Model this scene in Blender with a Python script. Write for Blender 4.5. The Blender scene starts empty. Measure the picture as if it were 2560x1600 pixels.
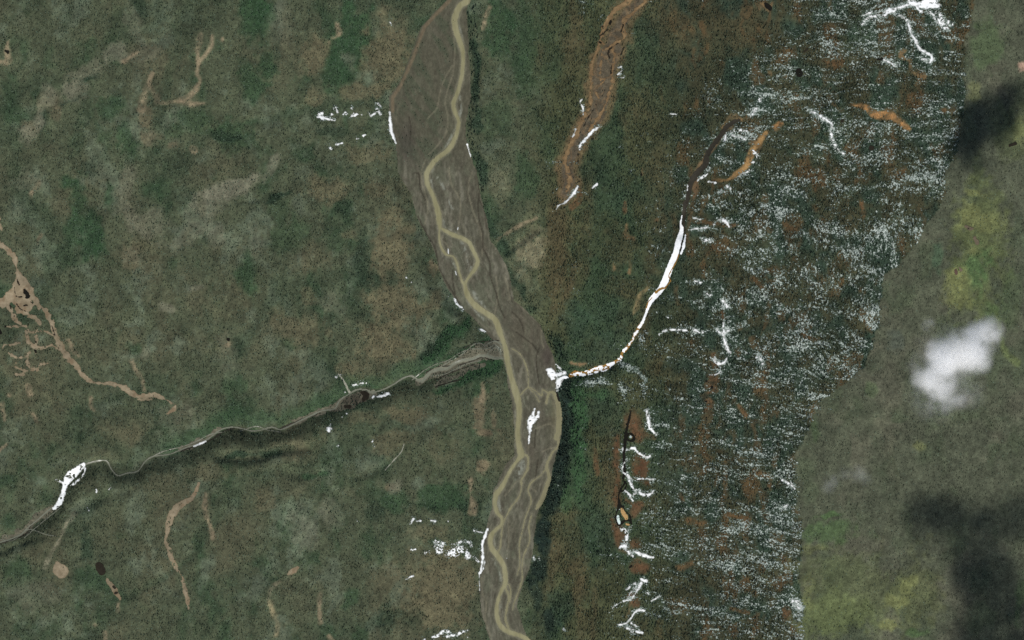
import bpy, math
import numpy as np
from mathutils import Vector

# ------------------------------------------------------------------ camera, sky, sun, exposure
scene = bpy.context.scene
COL = scene.collection
M_PER_PX = 2.5                       # metres on the ground for one pixel of the 2560 x 1600 photograph
LENS, SENSOR = 200.0, 36.0
CAM_H = 2560 * M_PER_PX * LENS / SENSOR
cam_data = bpy.data.cameras.new('camera')
cam_data.lens, cam_data.sensor_width = LENS, SENSOR
cam_data.clip_start, cam_data.clip_end = 100.0, 120000.0
cam = bpy.data.objects.new('camera', cam_data)
cam.location = (0, 0, CAM_H)
COL.objects.link(cam)
scene.camera = cam

SUN_EL = math.radians(44)
to_sun_xy = Vector((-0.20, -0.98)).normalized()
to_sun = Vector((to_sun_xy.x * math.cos(SUN_EL), to_sun_xy.y * math.cos(SUN_EL), math.sin(SUN_EL)))
world = bpy.data.worlds.new('World')
scene.world = world
world.use_nodes = True
wn = world.node_tree
sky = wn.nodes.new('ShaderNodeTexSky')
sky.sky_type = 'NISHITA'
sky.sun_disc = False
sky.sun_elevation = SUN_EL
sky.sun_rotation = math.atan2(to_sun_xy.x, to_sun_xy.y)
wn.links.new(sky.outputs[0], wn.nodes['Background'].inputs[0])
wn.nodes['Background'].inputs[1].default_value = 0.08
sun_data = bpy.data.lights.new('sun', 'SUN')
sun_data.energy = 4.4
sun_data.angle = math.radians(0.5)
sun_data.color = (1.0, 0.965, 0.91)
sun = bpy.data.objects.new('sun', sun_data)
sun.rotation_euler = (-to_sun).to_track_quat('-Z', 'Y').to_euler()
sun.location = (0, 0, 5000)
COL.objects.link(sun)
scene.view_settings.view_transform = 'Standard'
scene.view_settings.look = 'None'
scene.view_settings.exposure = 0.0
scene.view_settings.gamma = 1.0
scene.view_settings.use_curve_mapping = False
scene.cycles.volume_bounces = 12
scene.cycles.max_bounces = 12
scene.cycles.volume_step_rate = 0.6
scene.cycles.volume_max_steps = 256
scene.cycles.use_denoising = False

# ------------------------------------------------------------------ helpers
RNG = np.random.default_rng(7)
GAIN = 0.98        # ground radiance per unit of albedo, to turn an observed colour into a base colour


def lin(c):
    c = np.asarray(c, float) / 255.0
    return np.where(c <= 0.04045, c / 12.92, ((c + 0.055) / 1.055) ** 2.4)


def alb(c):
    return lin(c) / GAIN


_LAT = {}


def vnoise(X, Y, sx, sy=None, seed=0):
    """smooth value noise in -1..1, feature size sx, sy in photo pixels"""
    sy = sy or sx
    if seed not in _LAT:
        _LAT[seed] = np.random.default_rng(1000 + seed).uniform(-1, 1, (257, 257))
    L = _LAT[seed]
    u, v = X / sx + 1000.37, Y / sy + 1000.71
    iu, iv = np.floor(u).astype(int), np.floor(v).astype(int)
    fu, fv = u - iu, v - iv
    fu, fv = fu * fu * (3 - 2 * fu), fv * fv * (3 - 2 * fv)
    a, b = iu % 256, iv % 256
    return (L[b, a] * (1 - fu) + L[b, a + 1] * fu) * (1 - fv) + (L[b + 1, a] * (1 - fu) + L[b + 1, a + 1] * fu) * fv


def fbm(X, Y, sx, sy=None, seed=0, n=3):
    sy = sy or sx
    o, a, t = 0, 1.0, 0
    for k in range(n):
        o = o + a * vnoise(X, Y, sx / 2 ** k, sy / 2 ** k, seed * 7 + k)
        t += a
        a *= 0.55
    return o / t * 1.5


def norm_pts(pts, w=6):
    r, last = [], w
    for p in pts:
        last = p[2] if len(p) > 2 else last
        r.append((float(p[0]), float(p[1]), float(last)))
    return r


def smooth(pts, n=4):
    """Catmull-Rom through the points"""
    P = np.array(norm_pts(pts))
    if len(P) < 3:
        return [tuple(p) for p in P]
    Q = np.vstack([2 * P[0] - P[1], P, 2 * P[-1] - P[-2]])
    out = []
    for i in range(1, len(Q) - 2):
        p0, p1, p2, p3 = Q[i - 1], Q[i], Q[i + 1], Q[i + 2]
        for k in range(n):
            t = k / n
            out.append(0.5 * (2 * p1 + (p2 - p0) * t + (2 * p0 - 5 * p1 + 4 * p2 - p3) * t * t + (3 * p1 - p0 - 3 * p2 + p3) * t ** 3))
    out.append(P[-1])
    return [(q[0], q[1], max(q[2], 0.8)) for q in out]


def cap_sdf(X, Y, pts, reach=1e9, fill=1e3):
    """distance to a polyline with a width at each point, negative inside"""
    D = np.full(X.shape, fill)
    P = norm_pts(pts)
    segs = list(zip(P[:-1], P[1:])) if len(P) > 1 else [(P[0], P[0])]
    for (x0, y0, w0), (x1, y1, w1) in segs:
        m = reach + max(w0, w1) / 2
        sel = (X > min(x0, x1) - m) & (X < max(x0, x1) + m) & (Y > min(y0, y1) - m) & (Y < max(y0, y1) + m)
        if not sel.any():
            continue
        xs, ys = X[sel], Y[sel]
        dx, dy = x1 - x0, y1 - y0
        L2 = dx * dx + dy * dy
        t = np.clip(((xs - x0) * dx + (ys - y0) * dy) / L2, 0, 1) if L2 > 0 else np.zeros_like(xs)
        d = np.hypot(xs - x0 - t * dx, ys - y0 - t * dy) - (w0 + (w1 - w0) * t) / 2
        D[sel] = np.minimum(D[sel], d)
    return D


def sstep(a, b, x):
    t = np.clip((x - a) / (b - a), 0, 1)
    return t * t * (3 - 2 * t)


# ------------------------------------------------------------------ lines read off the photograph (x, y, width in its pixels)
BED_LEFT = [(1118, -60), (1116, 0), (1084, 32), (1053, 66), (1037, 106), (1024, 143), (1010, 175), (994, 212), (973, 243), (972, 278), (976, 317), (987, 352),
            (992, 385), (994, 426), (1010, 458), (1029, 487), (1037, 527), (1053, 564), (1074, 601), (1087, 633), (1098, 675), (1116, 717), (1137, 749), (1158, 773),
            (1185, 797), (1209, 824), (1230, 848), (1250, 872), (1259, 898), (1267, 938), (1274, 985), (1283, 1030), (1285, 1065), (1286, 1104), (1284, 1140), (1262, 1165),
            (1248, 1200), (1232, 1232), (1230, 1274), (1222, 1293), (1214, 1327), (1206, 1348), (1201, 1390), (1198, 1433), (1198, 1478), (1203, 1531), (1214, 1570), (1225, 1600), (1240, 1660)]
BED_RIGHT = [(1178, -60), (1172, 0), (1166, 26), (1171, 79), (1172, 132), (1176, 185), (1177, 238), (1170, 278), (1163, 317), (1168, 357), (1180, 397), (1193, 432),
             (1199, 479), (1211, 524), (1219, 559), (1227, 601), (1248, 633), (1267, 665), (1277, 704), (1284, 752), (1306, 768), (1336, 797), (1351, 813), (1364, 848),
             (1378, 879), (1388, 906), (1390, 948), (1390, 980), (1402, 1012), (1405, 1050), (1403, 1091), (1396, 1117), (1386, 1152), (1378, 1197), (1362, 1245),
             (1343, 1287), (1336, 1332), (1332, 1385), (1322, 1425), (1306, 1465), (1291, 1517), (1301, 1541), (1317, 1597), (1340, 1660)]
RIVER = [
    [(1178, -40, 17), (1169, 0, 17), (1148, 16, 16), (1137, 48, 16), (1139, 74, 16), (1151, 108, 15), (1157, 132, 11), (1157, 164, 11), (1153, 196, 11), (1143, 233, 11), (1133, 259, 11),
     (1138, 280, 12), (1146, 302, 9), (1144, 325, 11), (1135, 352, 12), (1119, 376, 13), (1095, 394, 13), (1079, 412, 13), (1067, 434, 14), (1068, 458, 12), (1078, 479, 11),
     (1087, 503, 13), (1095, 530, 15), (1098, 551, 15), (1100, 570, 10)],
    [(1099, 567, 6), (1098, 585, 5), (1100, 609, 6), (1110, 630, 7), (1119, 638, 7), (1132, 641, 6), (1141, 654, 6), (1147, 678, 6), (1155, 702, 7), (1162, 714, 9)],
    [(1100, 569, 8), (1127, 585, 11), (1150, 593, 11), (1172, 606, 11), (1185, 630, 11), (1194, 651, 11), (1189, 670, 11), (1177, 686, 10), (1166, 702, 9), (1162, 715, 10)],
    [(1162, 714, 11), (1165, 728, 13), (1174, 747, 15), (1193, 768, 15), (1217, 784, 15), (1238, 800, 16), (1251, 834, 15), (1262, 866, 13), (1268, 898, 15), (1275, 932, 14),
     (1280, 950, 14), (1289, 980, 18), (1296, 1006, 16), (1298, 1038, 14), (1294, 1078, 13), (1297, 1112, 15), (1303, 1135, 18), (1299, 1145, 12), (1290, 1156, 9), (1276, 1176, 9), (1267, 1193, 10),
     (1256, 1216, 13), (1241, 1236, 14), (1237, 1258, 11), (1243, 1282, 11), (1255, 1297, 9), (1251, 1314, 9), (1235, 1329, 11), (1226, 1346, 13), (1229, 1369, 14), (1244, 1390, 14),
     (1258, 1412, 13), (1263, 1438, 13), (1262, 1462, 12), (1252, 1480, 9), (1243, 1512, 10), (1243, 1544, 12), (1256, 1570, 13), (1275, 1582, 13), (1293, 1587, 12), (1314, 1597, 13), (1345, 1625, 14)],
    [(1305, 1134, 9), (1318, 1142, 6), (1320, 1156, 5), (1320, 1170, 6), (1315, 1181, 5), (1309, 1190, 5), (1303, 1203, 5), (1304, 1219, 4), (1296, 1245, 4), (1276, 1271, 4), (1259, 1306, 4), (1254, 1332, 4), (1251, 1364, 4), (1244, 1382, 5)],
    [(1366, 1008, 5), (1372, 984, 6), (1383, 982, 8), (1393, 1001, 11), (1397, 1025, 13), (1398, 1051, 14), (1396, 1078, 14), (1390, 1095, 12)],
    [(1396, 1098, 5), (1394, 1117, 5), (1382, 1130, 4), (1376, 1142, 5), (1369, 1156, 6), (1367, 1170, 8), (1371, 1184, 8), (1373, 1196, 9), (1367, 1216, 10), (1357, 1245, 12), (1347, 1263, 11), (1341, 1272, 4)],
    [(1366, 1172, 4), (1350, 1190, 3), (1330, 1205, 4), (1320, 1226, 4), (1328, 1253, 3), (1314, 1293, 3), (1306, 1327, 3), (1298, 1364, 3), (1300, 1406, 3), (1293, 1438, 2)],
    [(1330, 1285, 3), (1322, 1314, 3), (1324, 1353, 3), (1309, 1390, 3), (1305, 1425, 3), (1305, 1454, 4), (1288, 1499, 3), (1281, 1525, 2)],
    [(1264, 1470, 6), (1272, 1492, 5), (1268, 1515, 5), (1264, 1545, 5), (1270, 1568, 6), (1278, 1582, 6)],
    [(1262, 1462, 5), (1272, 1462, 4), (1277, 1480, 4), (1274, 1505, 4)],
    [(1299, 990, 3), (1320, 969, 2.5), (1340, 978, 2.5), (1354, 990, 3), (1357, 975, 3), (1372, 984, 3)],
    [(1280, 872, 2.5), (1300, 885, 2.5), (1314, 911, 3), (1321, 940, 2.5), (1321, 967, 3), (1335, 982, 2), (1348, 1004, 2.5)],
]
CREEK = [(-40, 1368), (0, 1356), (26, 1348), (53, 1335), (69, 1319), (93, 1300), (119, 1277), (140, 1261), (159, 1224), (169, 1200), (185, 1181), (212, 1162), (238, 1154), (265, 1152), (278, 1173), (294, 1189),
         (317, 1183), (344, 1178), (362, 1154), (384, 1141), (423, 1136), (450, 1125), (471, 1117), (503, 1107), (529, 1091), (550, 1075), (577, 1068), (608, 1072), (630, 1078), (653, 1075), (680, 1068), (701, 1074),
         (727, 1064), (756, 1049), (780, 1038), (804, 1027), (836, 1022), (849, 1001), (873, 985), (891, 975), (912, 973), (931, 981), (957, 974), (984, 961), (1005, 947), (1026, 940), (1042, 948), (1055, 953),
         (1068, 940), (1076, 930), (1095, 924), (1116, 922), (1137, 908), (1156, 900), (1182, 898), (1198, 890), (1219, 890), (1235, 896), (1256, 896)]
ICE_RUN = [(1705, 539, 3), (1702, 559, 4), (1705, 572, 9), (1701, 590, 13), (1695, 609, 14), (1690, 630, 14), (1682, 651, 15), (1674, 672, 16), (1666, 694, 17), (1658, 712, 17), (1648, 728, 15),
           (1634, 744, 14), (1624, 757, 11), (1619, 772, 7), (1613, 789, 6), (1606, 806, 6)]
ICE_LOW = [(1606, 806, 6), (1595, 824, 7), (1587, 837, 7), (1579, 853, 3), (1558, 879, 5), (1552, 895, 8), (1537, 906, 6), (1515, 916, 9), (1492, 922, 9), (1470, 931, 9), (1444, 935, 9), (1425, 940, 7), (1404, 946, 8)]
CANYON = [(1849, 299, 8), (1825, 310, 10), (1809, 328, 11), (1796, 347, 12), (1780, 368, 12), (1767, 389, 13), (1764, 411, 14), (1742, 434, 14), (1727, 458, 13), (1722, 485, 11), (1714, 511, 12), (1711, 532, 11), (1708, 559, 10), (1709, 583, 8)]
SNOWLINE = [(2440, -80), (2436, 0), (2431, 26), (2423, 74), (2415, 87), (2412, 159), (2411, 265), (2404, 317), (2396, 357), (2388, 400), (2375, 405), (2364, 432), (2364, 485), (2343, 524), (2335, 543), (2311, 564), (2304, 590),
            (2285, 620), (2264, 643), (2232, 675), (2208, 688), (2206, 731), (2200, 765), (2198, 800), (2192, 821), (2179, 877), (2163, 916), (2116, 956), (2089, 975), (2052, 1004), (2036, 1033), (2026, 1067), (2010, 1096),
            (1991, 1139), (1991, 1197), (1990, 1226), (1994, 1271), (2005, 1314), (2007, 1364), (1997, 1425), (1999, 1465), (2007, 1504), (2013, 1544), (2013, 1680)]


def x_at(line, Y):
    P = np.array([p[:2] for p in line])
    return np.interp(Y, P[:, 1], P[:, 0])


def bed_sdf(X, Y):
    """inside the gravel flat of the big river: negative"""
    n = vnoise(X, Y, 14, seed=91) * 1.6
    return np.maximum(x_at(BED_LEFT, Y) - X, X - x_at(BED_RIGHT, Y)) + n


# ------------------------------------------------------------------ terrain grid
def axis(lo, hi, step, far):
    core = list(np.arange(lo, hi + 0.1, step))
    s, a, b = step, [lo], [core[-1]]
    while a[-1] > -far:
        s *= 1.35
        a.append(a[-1] - s)
        b.append(b[-1] + s)
    return np.array(a[1:][::-1] + core + b[1:])


GX, GY = axis(-60, 2620, 3.0, 9000), axis(-60, 1660, 3.0, 9000)
XX, YY = np.meshgrid(GX, GY)


def g_trough(X, Y, pts, depth, w):
    d = np.maximum(cap_sdf(X, Y, [(p[0], p[1], 0) for p in pts], reach=w * 3.2, fill=1e3), 0)
    return -depth * np.exp(-(d / w) ** 2)


def base_height(X, Y):
    w = 30 * vnoise(X, Y, 120, seed=6)
    z = 16 * vnoise(X, Y, 420, 560, 1) + 17 * vnoise(X + w + .3 * Y, Y - .2 * X, 110, 170, 2) + 8.5 * vnoise(X + w + .4 * Y, Y + w - .3 * X, 44, 70, 3) + 1.6 * vnoise(X, Y, 18, 22, 4)
    return z


ZZ = base_height(XX, YY)
_bd = bed_sdf(XX, YY)
_gw = XX + 9 * vnoise(XX, YY, 46, seed=11) + 4 * vnoise(XX, YY, 15, seed=12)
_gv = YY + 9 * vnoise(XX, YY, 46, seed=13) + 4 * vnoise(XX, YY, 15, seed=14)
ZZ -= 6 * (1 - sstep(0.0, .34, np.abs(fbm(_gw + .5 * _gv, _gv, 260, 330, 107, 2)) + .10 * fbm(_gw, _gv, 40, 40, 109, 2))) * (1 - sstep(1250, 1400, XX))
_west = x_at(BED_LEFT, YY) - XX > XX - x_at(BED_RIGHT, YY)
_flat = 1 - np.where(_west, sstep(-4, 60, _bd), sstep(-4, 20, _bd))
ZZ = ZZ * (1 - _flat) + (-26 + 1.2 * vnoise(XX, YY, 60, 90, 5)) * _flat
VALLEY = [(-40, 1375), (60, 1330), (130, 1272), (185, 1190), (265, 1165), (362, 1158), (471, 1120), (577, 1080), (701, 1070), (804, 1032), (891, 992), (984, 965), (1055, 950), (1116, 928), (1190, 900)]
TROUGHS = [(smooth([(p[0], p[1], 1) for p in VALLEY], 3), 26, 32), (CREEK[2:-6], 6, 10), (ICE_RUN + ICE_LOW[:-2], 22, 16), (CANYON, 15, 16),
           ([(545, 1142), (600, 1147), (650, 1143), (700, 1127), (770, 1120)], 24, 14), ([(890, 1192), (930, 1180), (965, 1162)], 13, 11),
           ([(1262, 632), (1290, 611), (1315, 592), (1338, 575)], 22, 11), ([(190, 1272), (250, 1250), (320, 1222)], 12, 13),
           ([(600, 505), (640, 500), (680, 480)], 9, 9), ([(700, 1175), (745, 1190), (800, 1185)], 12, 14), ([(1000, 1030), (960, 1050), (940, 1080)], 8, 10),
           ([(265, 500), (245, 560), (225, 620)], 7, 16), ([(1660, 950), (1700, 955)], 10, 12), ([(0, 1380), (60, 1356), (110, 1342)], 10, 8)]
for pts, dep, w in TROUGHS:
    ZZ += g_trough(XX, YY, pts, dep, w)


def terrain_z(x, y):
    """height of the terrain sheet at photo-plan coordinates"""
    x, y = np.asarray(x, float), np.asarray(y, float)
    i = np.clip(np.searchsorted(GX, x) - 1, 0, len(GX) - 2)
    j = np.clip(np.searchsorted(GY, y) - 1, 0, len(GY) - 2)
    u = (x - GX[i]) / (GX[i + 1] - GX[i])
    v = (y - GY[j]) / (GY[j + 1] - GY[j])
    return (ZZ[j, i] * (1 - u) + ZZ[j, i + 1] * u) * (1 - v) + (ZZ[j + 1, i] * (1 - u) + ZZ[j + 1, i + 1] * u) * v


# ------------------------------------------------------------------ ground cover: base colours and tree density on the terrain grid
WX = XX + 9 * vnoise(XX, YY, 46, seed=11) + 4 * vnoise(XX, YY, 15, seed=12)
WY = YY + 9 * vnoise(XX, YY, 46, seed=13) + 4 * vnoise(XX, YY, 15, seed=14)
right = sstep(-3, 3, XX - x_at(SNOWLINE, YY) + 4 * vnoise(XX, YY, 12, seed=15) + 5 * vnoise(XX, YY, 5, seed=16))      # beyond the snow line
midx = sstep(1290, 1400, WX)                                                              # the hill east of the river
east = sstep(1560, 1760, WX)

RGB = np.empty(XX.shape + (3,))
RGB[:] = (71, 77, 58)
DENS = np.full(XX.shape, 0.60)
SHRUB = np.full(XX.shape, 0.35)
SNOW = np.zeros(XX.shape)


def mix(col, a, dens=None, shrub=None):
    a = np.clip(a, 0, 1)
    RGB[:] = RGB * (1 - a[..., None]) + np.array(col, float) * a[..., None]
    if dens is not None:
        DENS[:] = DENS * (1 - a) + dens * a
    if shrub is not None:
        SHRUB[:] = SHRUB * (1 - a) + shrub * a


RAG0 = 0.34 * fbm(XX, YY, 44, 52, 35) + 0.30 * fbm(XX, YY, 13, 15, 36)
# broad mottling of lichen woodland: brown heath, green birch, grey lichen
n1, n2, n3 = fbm(WX, WY, 150, 210, 20), fbm(WX, WY, 85, 120, 21), fbm(WX, WY, 34, 46, 22)
mix((83, 80, 61), 0.55 * sstep(-0.1, 0.7, n1 * 0.5 + n2 * 0.5 + .3 * n3), 0.48, 0.2)
mix((47, 64, 44), 0.8 * sstep(0.0, 0.9, -n1 * 0.4 + n3 * 0.6 - n2 * 0.3), 0.6, 0.6)
mix((91, 100, 82), 0.65 * sstep(0.1, 0.9, fbm(WX, WY, 60, 70, 23) + .4 * fbm(XX, YY, 14, 14, 24)), 0.45, 0.6)

_gu = (1 - sstep(0.0, .22, np.abs(fbm(WX + .5 * WY, WY, 260, 330, 107, 2)) + .10 * fbm(WX, WY, 40, 40, 109, 2))) * (1 - midx)
mix((46, 60, 43), .4 * _gu, .85, .5)
mix((66, 70, 48), midx * (1 - right), 0.8, 0.30)
mix((77, 72, 51), midx * (1 - right) * .8 * sstep(.12, .8, fbm(WX + .12 * WY, WY, 40, 260, 39) + .5 * RAG0), 0.75, .1)
mix((50, 66, 46), midx * (1 - right) * 0.85 * sstep(-0.4, 0.5, fbm(WX, WY, 70, 110, 25)), 0.8, 0.75)
mix((58, 57, 41), east * (1 - right) * 0.8, 0.85, 0.15)
mix((42, 58, 47), east * (1 - right) * 0.85 * sstep(-0.25, 0.6, fbm(WX, WY, 44, 60, 26)), 0.85, 0.35)
mix((90, 66, 42), east * (1 - right) * 0.55 * sstep(0.15, 0.7, fbm(WX, WY, 26, 60, 27)), 0.6, 0.05)
mix((75, 79, 63), right, 0.42, 0.12)
mix((68, 76, 57), right * 0.7 * sstep(0.0, 0.7, fbm(WX, WY, 60, 90, 28)), 0.45, 0.3)
mix((86, 85, 70), right * 0.6 * sstep(0.1, 0.8, fbm(WX, WY, 90, 90, 29)), 0.35, 0.1)


RAG = 0.34 * fbm(XX, YY, 44, 52, 35) + 0.30 * fbm(XX, YY, 13, 15, 36)
FINE = fbm(XX, YY, 9, 9, 37)


def blob(x, y, rx, ry, col, a, dens=None, shrub=None, rot=0.0):
    c, s = math.cos(math.radians(rot)), math.sin(math.radians(rot))
    u = ((WX - x) * c + (WY - y) * s) / rx
    v = (-(WX - x) * s + (WY - y) * c) / ry
    mix(col, a * sstep(-0.22, 0.5, 1 - np.hypot(u, v) + RAG), dens, shrub)


GREEN, DKGREEN, BROWN, HEATH, PALE = (44, 66, 43), (38, 52, 38), (90, 86, 65), (100, 91, 71), (106, 105, 87)
for x, y, rx, ry, a in [(640, 32, 42, 66, .9), (635, 205, 30, 44, .8), (593, 339, 55, 42, .7), (480, 300, 40, 30, .6), (169, 453, 26, 20, .9), (195, 506, 34, 60, .8), (238, 570, 22, 56, .8), (180, 565, 24, 50, .6),
                        (233, 610, 28, 36, .8), (267, 487, 12, 34, .7), (622, 678, 28, 54, .8), (891, 87, 50, 62, .9), (846, 114, 40, 40, .7), (844, 185, 36, 48, .9), (873, 40, 18, 36, .8), (931, 16, 14, 12, .8),
                        (656, 21, 25, 38, .9), (661, 169, 24, 44, .8), (1250, 66, 34, 90, .8), (1240, 290, 40, 60, .4), (1222, 911, 26, 16, .8), (1196, 972, 20, 24, .8), (926, 969, 22, 7, .8),
                        (582, 959, 32, 42, .6), (595, 1025, 44, 26, .6), (40, 1425, 34, 34, .6), (984, 1248, 32, 32, .7), (1103, 1240, 55, 32, .8), (873, 1504, 20, 28, .7), (900, 1584, 24, 16, .6),
                        (290, 270, 34, 26, .7), (320, 350, 26, 40, .7), (440, 330, 24, 20, .5), (770, 1190, 20, 10, .8), (810, 1180, 16, 10, .8), (1310, 90, 34, 120, .6), (1310, 440, 28, 60, .6),
                        (720, 860, 24, 18, .5), (400, 480, 30, 40, .4), (1225, 540, 22, 60, .5), (330, 870, 16, 14, .6), (720, 590, 50, 40, .5), (700, 520, 30, 30, .4)]:
    blob(x, y, rx * 1.1, ry * 1.1, GREEN, a * .85, 0.7, 0.6)
for x, y, rx, ry, rot, a in [(1080, 870, 22, 74, 42, .95), (900, 1020, 60, 10, -25, .6), (212, 1359, 20, 54, -10, .7), (968, 1544, 24, 44, 0, .6), (560, 340, 40, 14, 0, .5), (900, 640, 24, 70, 0, .55), (960, 700, 50, 24, 0, .6),
                             (1190, 180, 12, 110, 0, .95), (1188, 300, 16, 34, 0, .9), (1204, 420, 12, 54, -14, .9), (1232, 560, 10, 60, -20, .7), (1262, 620, 18, 26, -40, .9), (1290, 700, 10, 60, -30, .7),
                             (1330, 780, 24, 14, 30, .6), (1395, 860, 16, 40, -10, .9), (940, 1290, 30, 30, 0, .5), (1180, 1270, 30, 20, 0, .5), (690, 1130, 60, 10, -6, .9), (600, 1137, 40, 6, 0, .9), (480, 1180, 16, 30, 0, .6),
                             (230, 420, 30, 20, 0, .4), (222, 197, 26, 6, -38, .9), (190, 245, 40, 5, -24, .8), (110, 300, 6, 26, 10, .7), (585, 345, 50, 8, -4, .8), (690, 495, 40, 5, -30, .9), (830, 330, 40, 12, 0, .5), (340, 0, 14, 50, -24, .6), (690, 100, 12, 70, 0, .4), (520, 610, 30, 14, 0, .4), (600, 870, 20, 30, -20, .5), (860, 520, 30, 30, 0, .5), (1130, 830, 24, 18, 40, .8), (1170, 870, 40, 8, -20, .5), (1010, 960, 60, 9, -24, .6)]:
    blob(x, y, rx, ry, DKGREEN, a, 1.0, 0.5, rot)
for x, y, rx, ry, a in [(970, 130, 60, 96, .9), (783, 137, 38, 48, .9), (905, 225, 64, 28, .8), (785, 240, 22, 22, .7), (905, 384, 70, 32, .7), (825, 466, 64, 36, .8), (944, 466, 32, 22, .7), (984, 620, 52, 100, .95),
                        (870, 590, 28, 18, .6), (785, 638, 44, 44, .5), (772, 741, 22, 28, .6), (997, 757, 76, 60, .9), (1084, 665, 16, 22, .9), (1090, 744, 26, 30, .8), (957, 853, 94, 58, .95), (746, 816, 76, 44, .7),
                        (878, 932, 34, 30, .8), (905, 1051, 44, 20, .6), (1010, 1038, 64, 26, .8), (984, 1104, 54, 40, .7), (746, 1104, 64, 40, .5), (1103, 1478, 116, 110, .95), (1076, 1327, 56, 20, .6), (970, 1438, 44, 30, .5),
                        (666, 1253, 36, 36, .6), (1300, 1040, 20, 60, .4), (1100, 1120, 50, 40, .4), (360, 640, 50, 40, .35), (560, 760, 50, 50, .35), (520, 860, 60, 40, .3), (300, 1080, 60, 30, .4), (520, 1180, 60, 24, .5)]:
    blob(x, y, rx, ry, BROWN, a, 0.6, 0.2)
for x, y, rx, ry, a in [(1205, 1030, 14, 56, .8), (1203, 1080, 18, 16, .9), (1209, 1165, 20, 18, .9), (1240, 1050, 9, 40, .7), (1185, 1266, 10, 20, .8), (330, 655, 20, 40, .4), (100, 590, 8, 20, .7), (74, 317, 22, 24, .6),
                        (120, 250, 30, 30, .5), (370, 340, 30, 24, .6), (430, 370, 20, 14, .6), (1084, 665, 10, 14, .8), (980, 1215, 24, 12, .7), (360, 290, 20, 40, .5), (312, 148, 14, 8, .7), (140, 285, 16, 16, .5)]:
    blob(x, y, rx, ry, HEATH, a, 0.12, 0.05)
for x, y, rx, ry, rot, a in [(569, 476, 80, 26, -17, .9), (675, 425, 16, 40, 20, .7), (421, 773, 22, 12, 0, .7), (490, 715, 22, 14, 0, .6), (520, 520, 50, 40, 0, .5), (330, 545, 26, 40, 0, .4), (380, 560, 50, 40, 0, .5),
                             (540, 590, 20, 40, 10, .5), (360, 130, 40, 30, 0, .4), (190, 230, 40, 24, -30, .5), (440, 1040, 60, 30, -20, .4), (360, 880, 20, 20, 0, .5), (570, 900, 30, 50, 0, .35), (820, 1280, 34, 44, 0, .5), (95, 300, 18, 26, 0, .8), (66, 335, 26, 22, 0, .7), (290, 128, 34, 22, -30, .7), (335, 60, 22, 40, -20, .4), (120, 240, 22, 34, 20, .6), (215, 180, 60, 18, -30, .5), (180, 225, 30, 16, -30, .6), (60, 450, 40, 30, 0, .4), (310, 460, 26, 60, 10, .5), (470, 590, 60, 24, -20, .4), (640, 620, 16, 60, 0, .3),
                             (760, 1330, 40, 60, 0, .45), (830, 760, 40, 34, 0, .4), (1328, 625, 40, 62, 20, .95), (1250, 470, 30, 50, 0, .4), (992, 1216, 18, 26, 40, .7), (80, 1490, 60, 40, 0, .4), (700, 60, 36, 60, 0, .3)]:
    blob(x, y, rx, ry, PALE if x < 1250 else (112, 108, 84), a, 0.28 if x < 1250 else 0.25, 0.4, rot)
for x, y, rx, ry, a in [(1407, 585, 40, 90, .8), (1544, 620, 42, 60, .8), (1558, 717, 66, 40, .7), (1399, 731, 30, 60, .8), (1664, 60, 80, 40, .6), (1412, 1332, 46, 110, .9), (1444, 1427, 24, 40, .8), (1447, 1490, 28, 34, .8), (1460, 1550, 20, 26, .8),
                        (1610, 250, 40, 40, .5), (1440, 150, 30, 60, .5), (1460, 470, 34, 30, .7), (1650, 420, 40, 60, .5), (1860, 60, 90, 50, .5)]:
    blob(x, y, rx, ry, (79, 71, 50), a * .55, 0.75, 0.12)
for x, y, rx, ry, a in [(1520, 860, 60, 40, .8), (1440, 800, 40, 40, .7), (1430, 990, 30, 40, .8), (1440, 1080, 26, 60, .8), (1490, 1020, 50, 60, .7), (1500, 1340, 40, 80, .7), (1470, 440, 40, 30, .5), (1560, 500, 40, 40, .6), (1620, 130, 60, 60, .4),
                        (1400, 1520, 30, 40, .8), (1650, 1080, 20, 60, .8), (1520, 930, 30, 20, .6), (2150, 90, 40, 30, .7), (2090, 320, 30, 60, .7), (1960, 300, 40, 40, .5), (1830, 540, 60, 40, .5), (1900, 640, 60, 40, .5), (1530, 780, 50, 30, .6)]:
    blob(x, y, rx * 1.2, ry * 1.2, (45, 62, 47), a * .75, 0.9, 0.5)
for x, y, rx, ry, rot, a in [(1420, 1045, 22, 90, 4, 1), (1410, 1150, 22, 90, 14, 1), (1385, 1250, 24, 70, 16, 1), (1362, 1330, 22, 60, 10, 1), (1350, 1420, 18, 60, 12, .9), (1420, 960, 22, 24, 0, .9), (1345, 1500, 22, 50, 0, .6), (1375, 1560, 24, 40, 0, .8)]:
    blob(x, y, rx * 1.1, ry, (28, 40, 34), a, 1.0, 0.25, rot)  # dense spruce on the bluff, ground colour darkened to stand in for its shade
for x, y, rx, ry, a in [(1452, 1040, 22, 110, .9), (1448, 1180, 20, 80, .7), (1418, 1240, 16, 60, .6), (1480, 985, 50, 20, .6)]:
    blob(x, y, rx, ry, (50, 76, 48), a, 0.75, 0.6)
YEL, MEAD = (103, 107, 68), (72, 92, 58)
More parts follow.
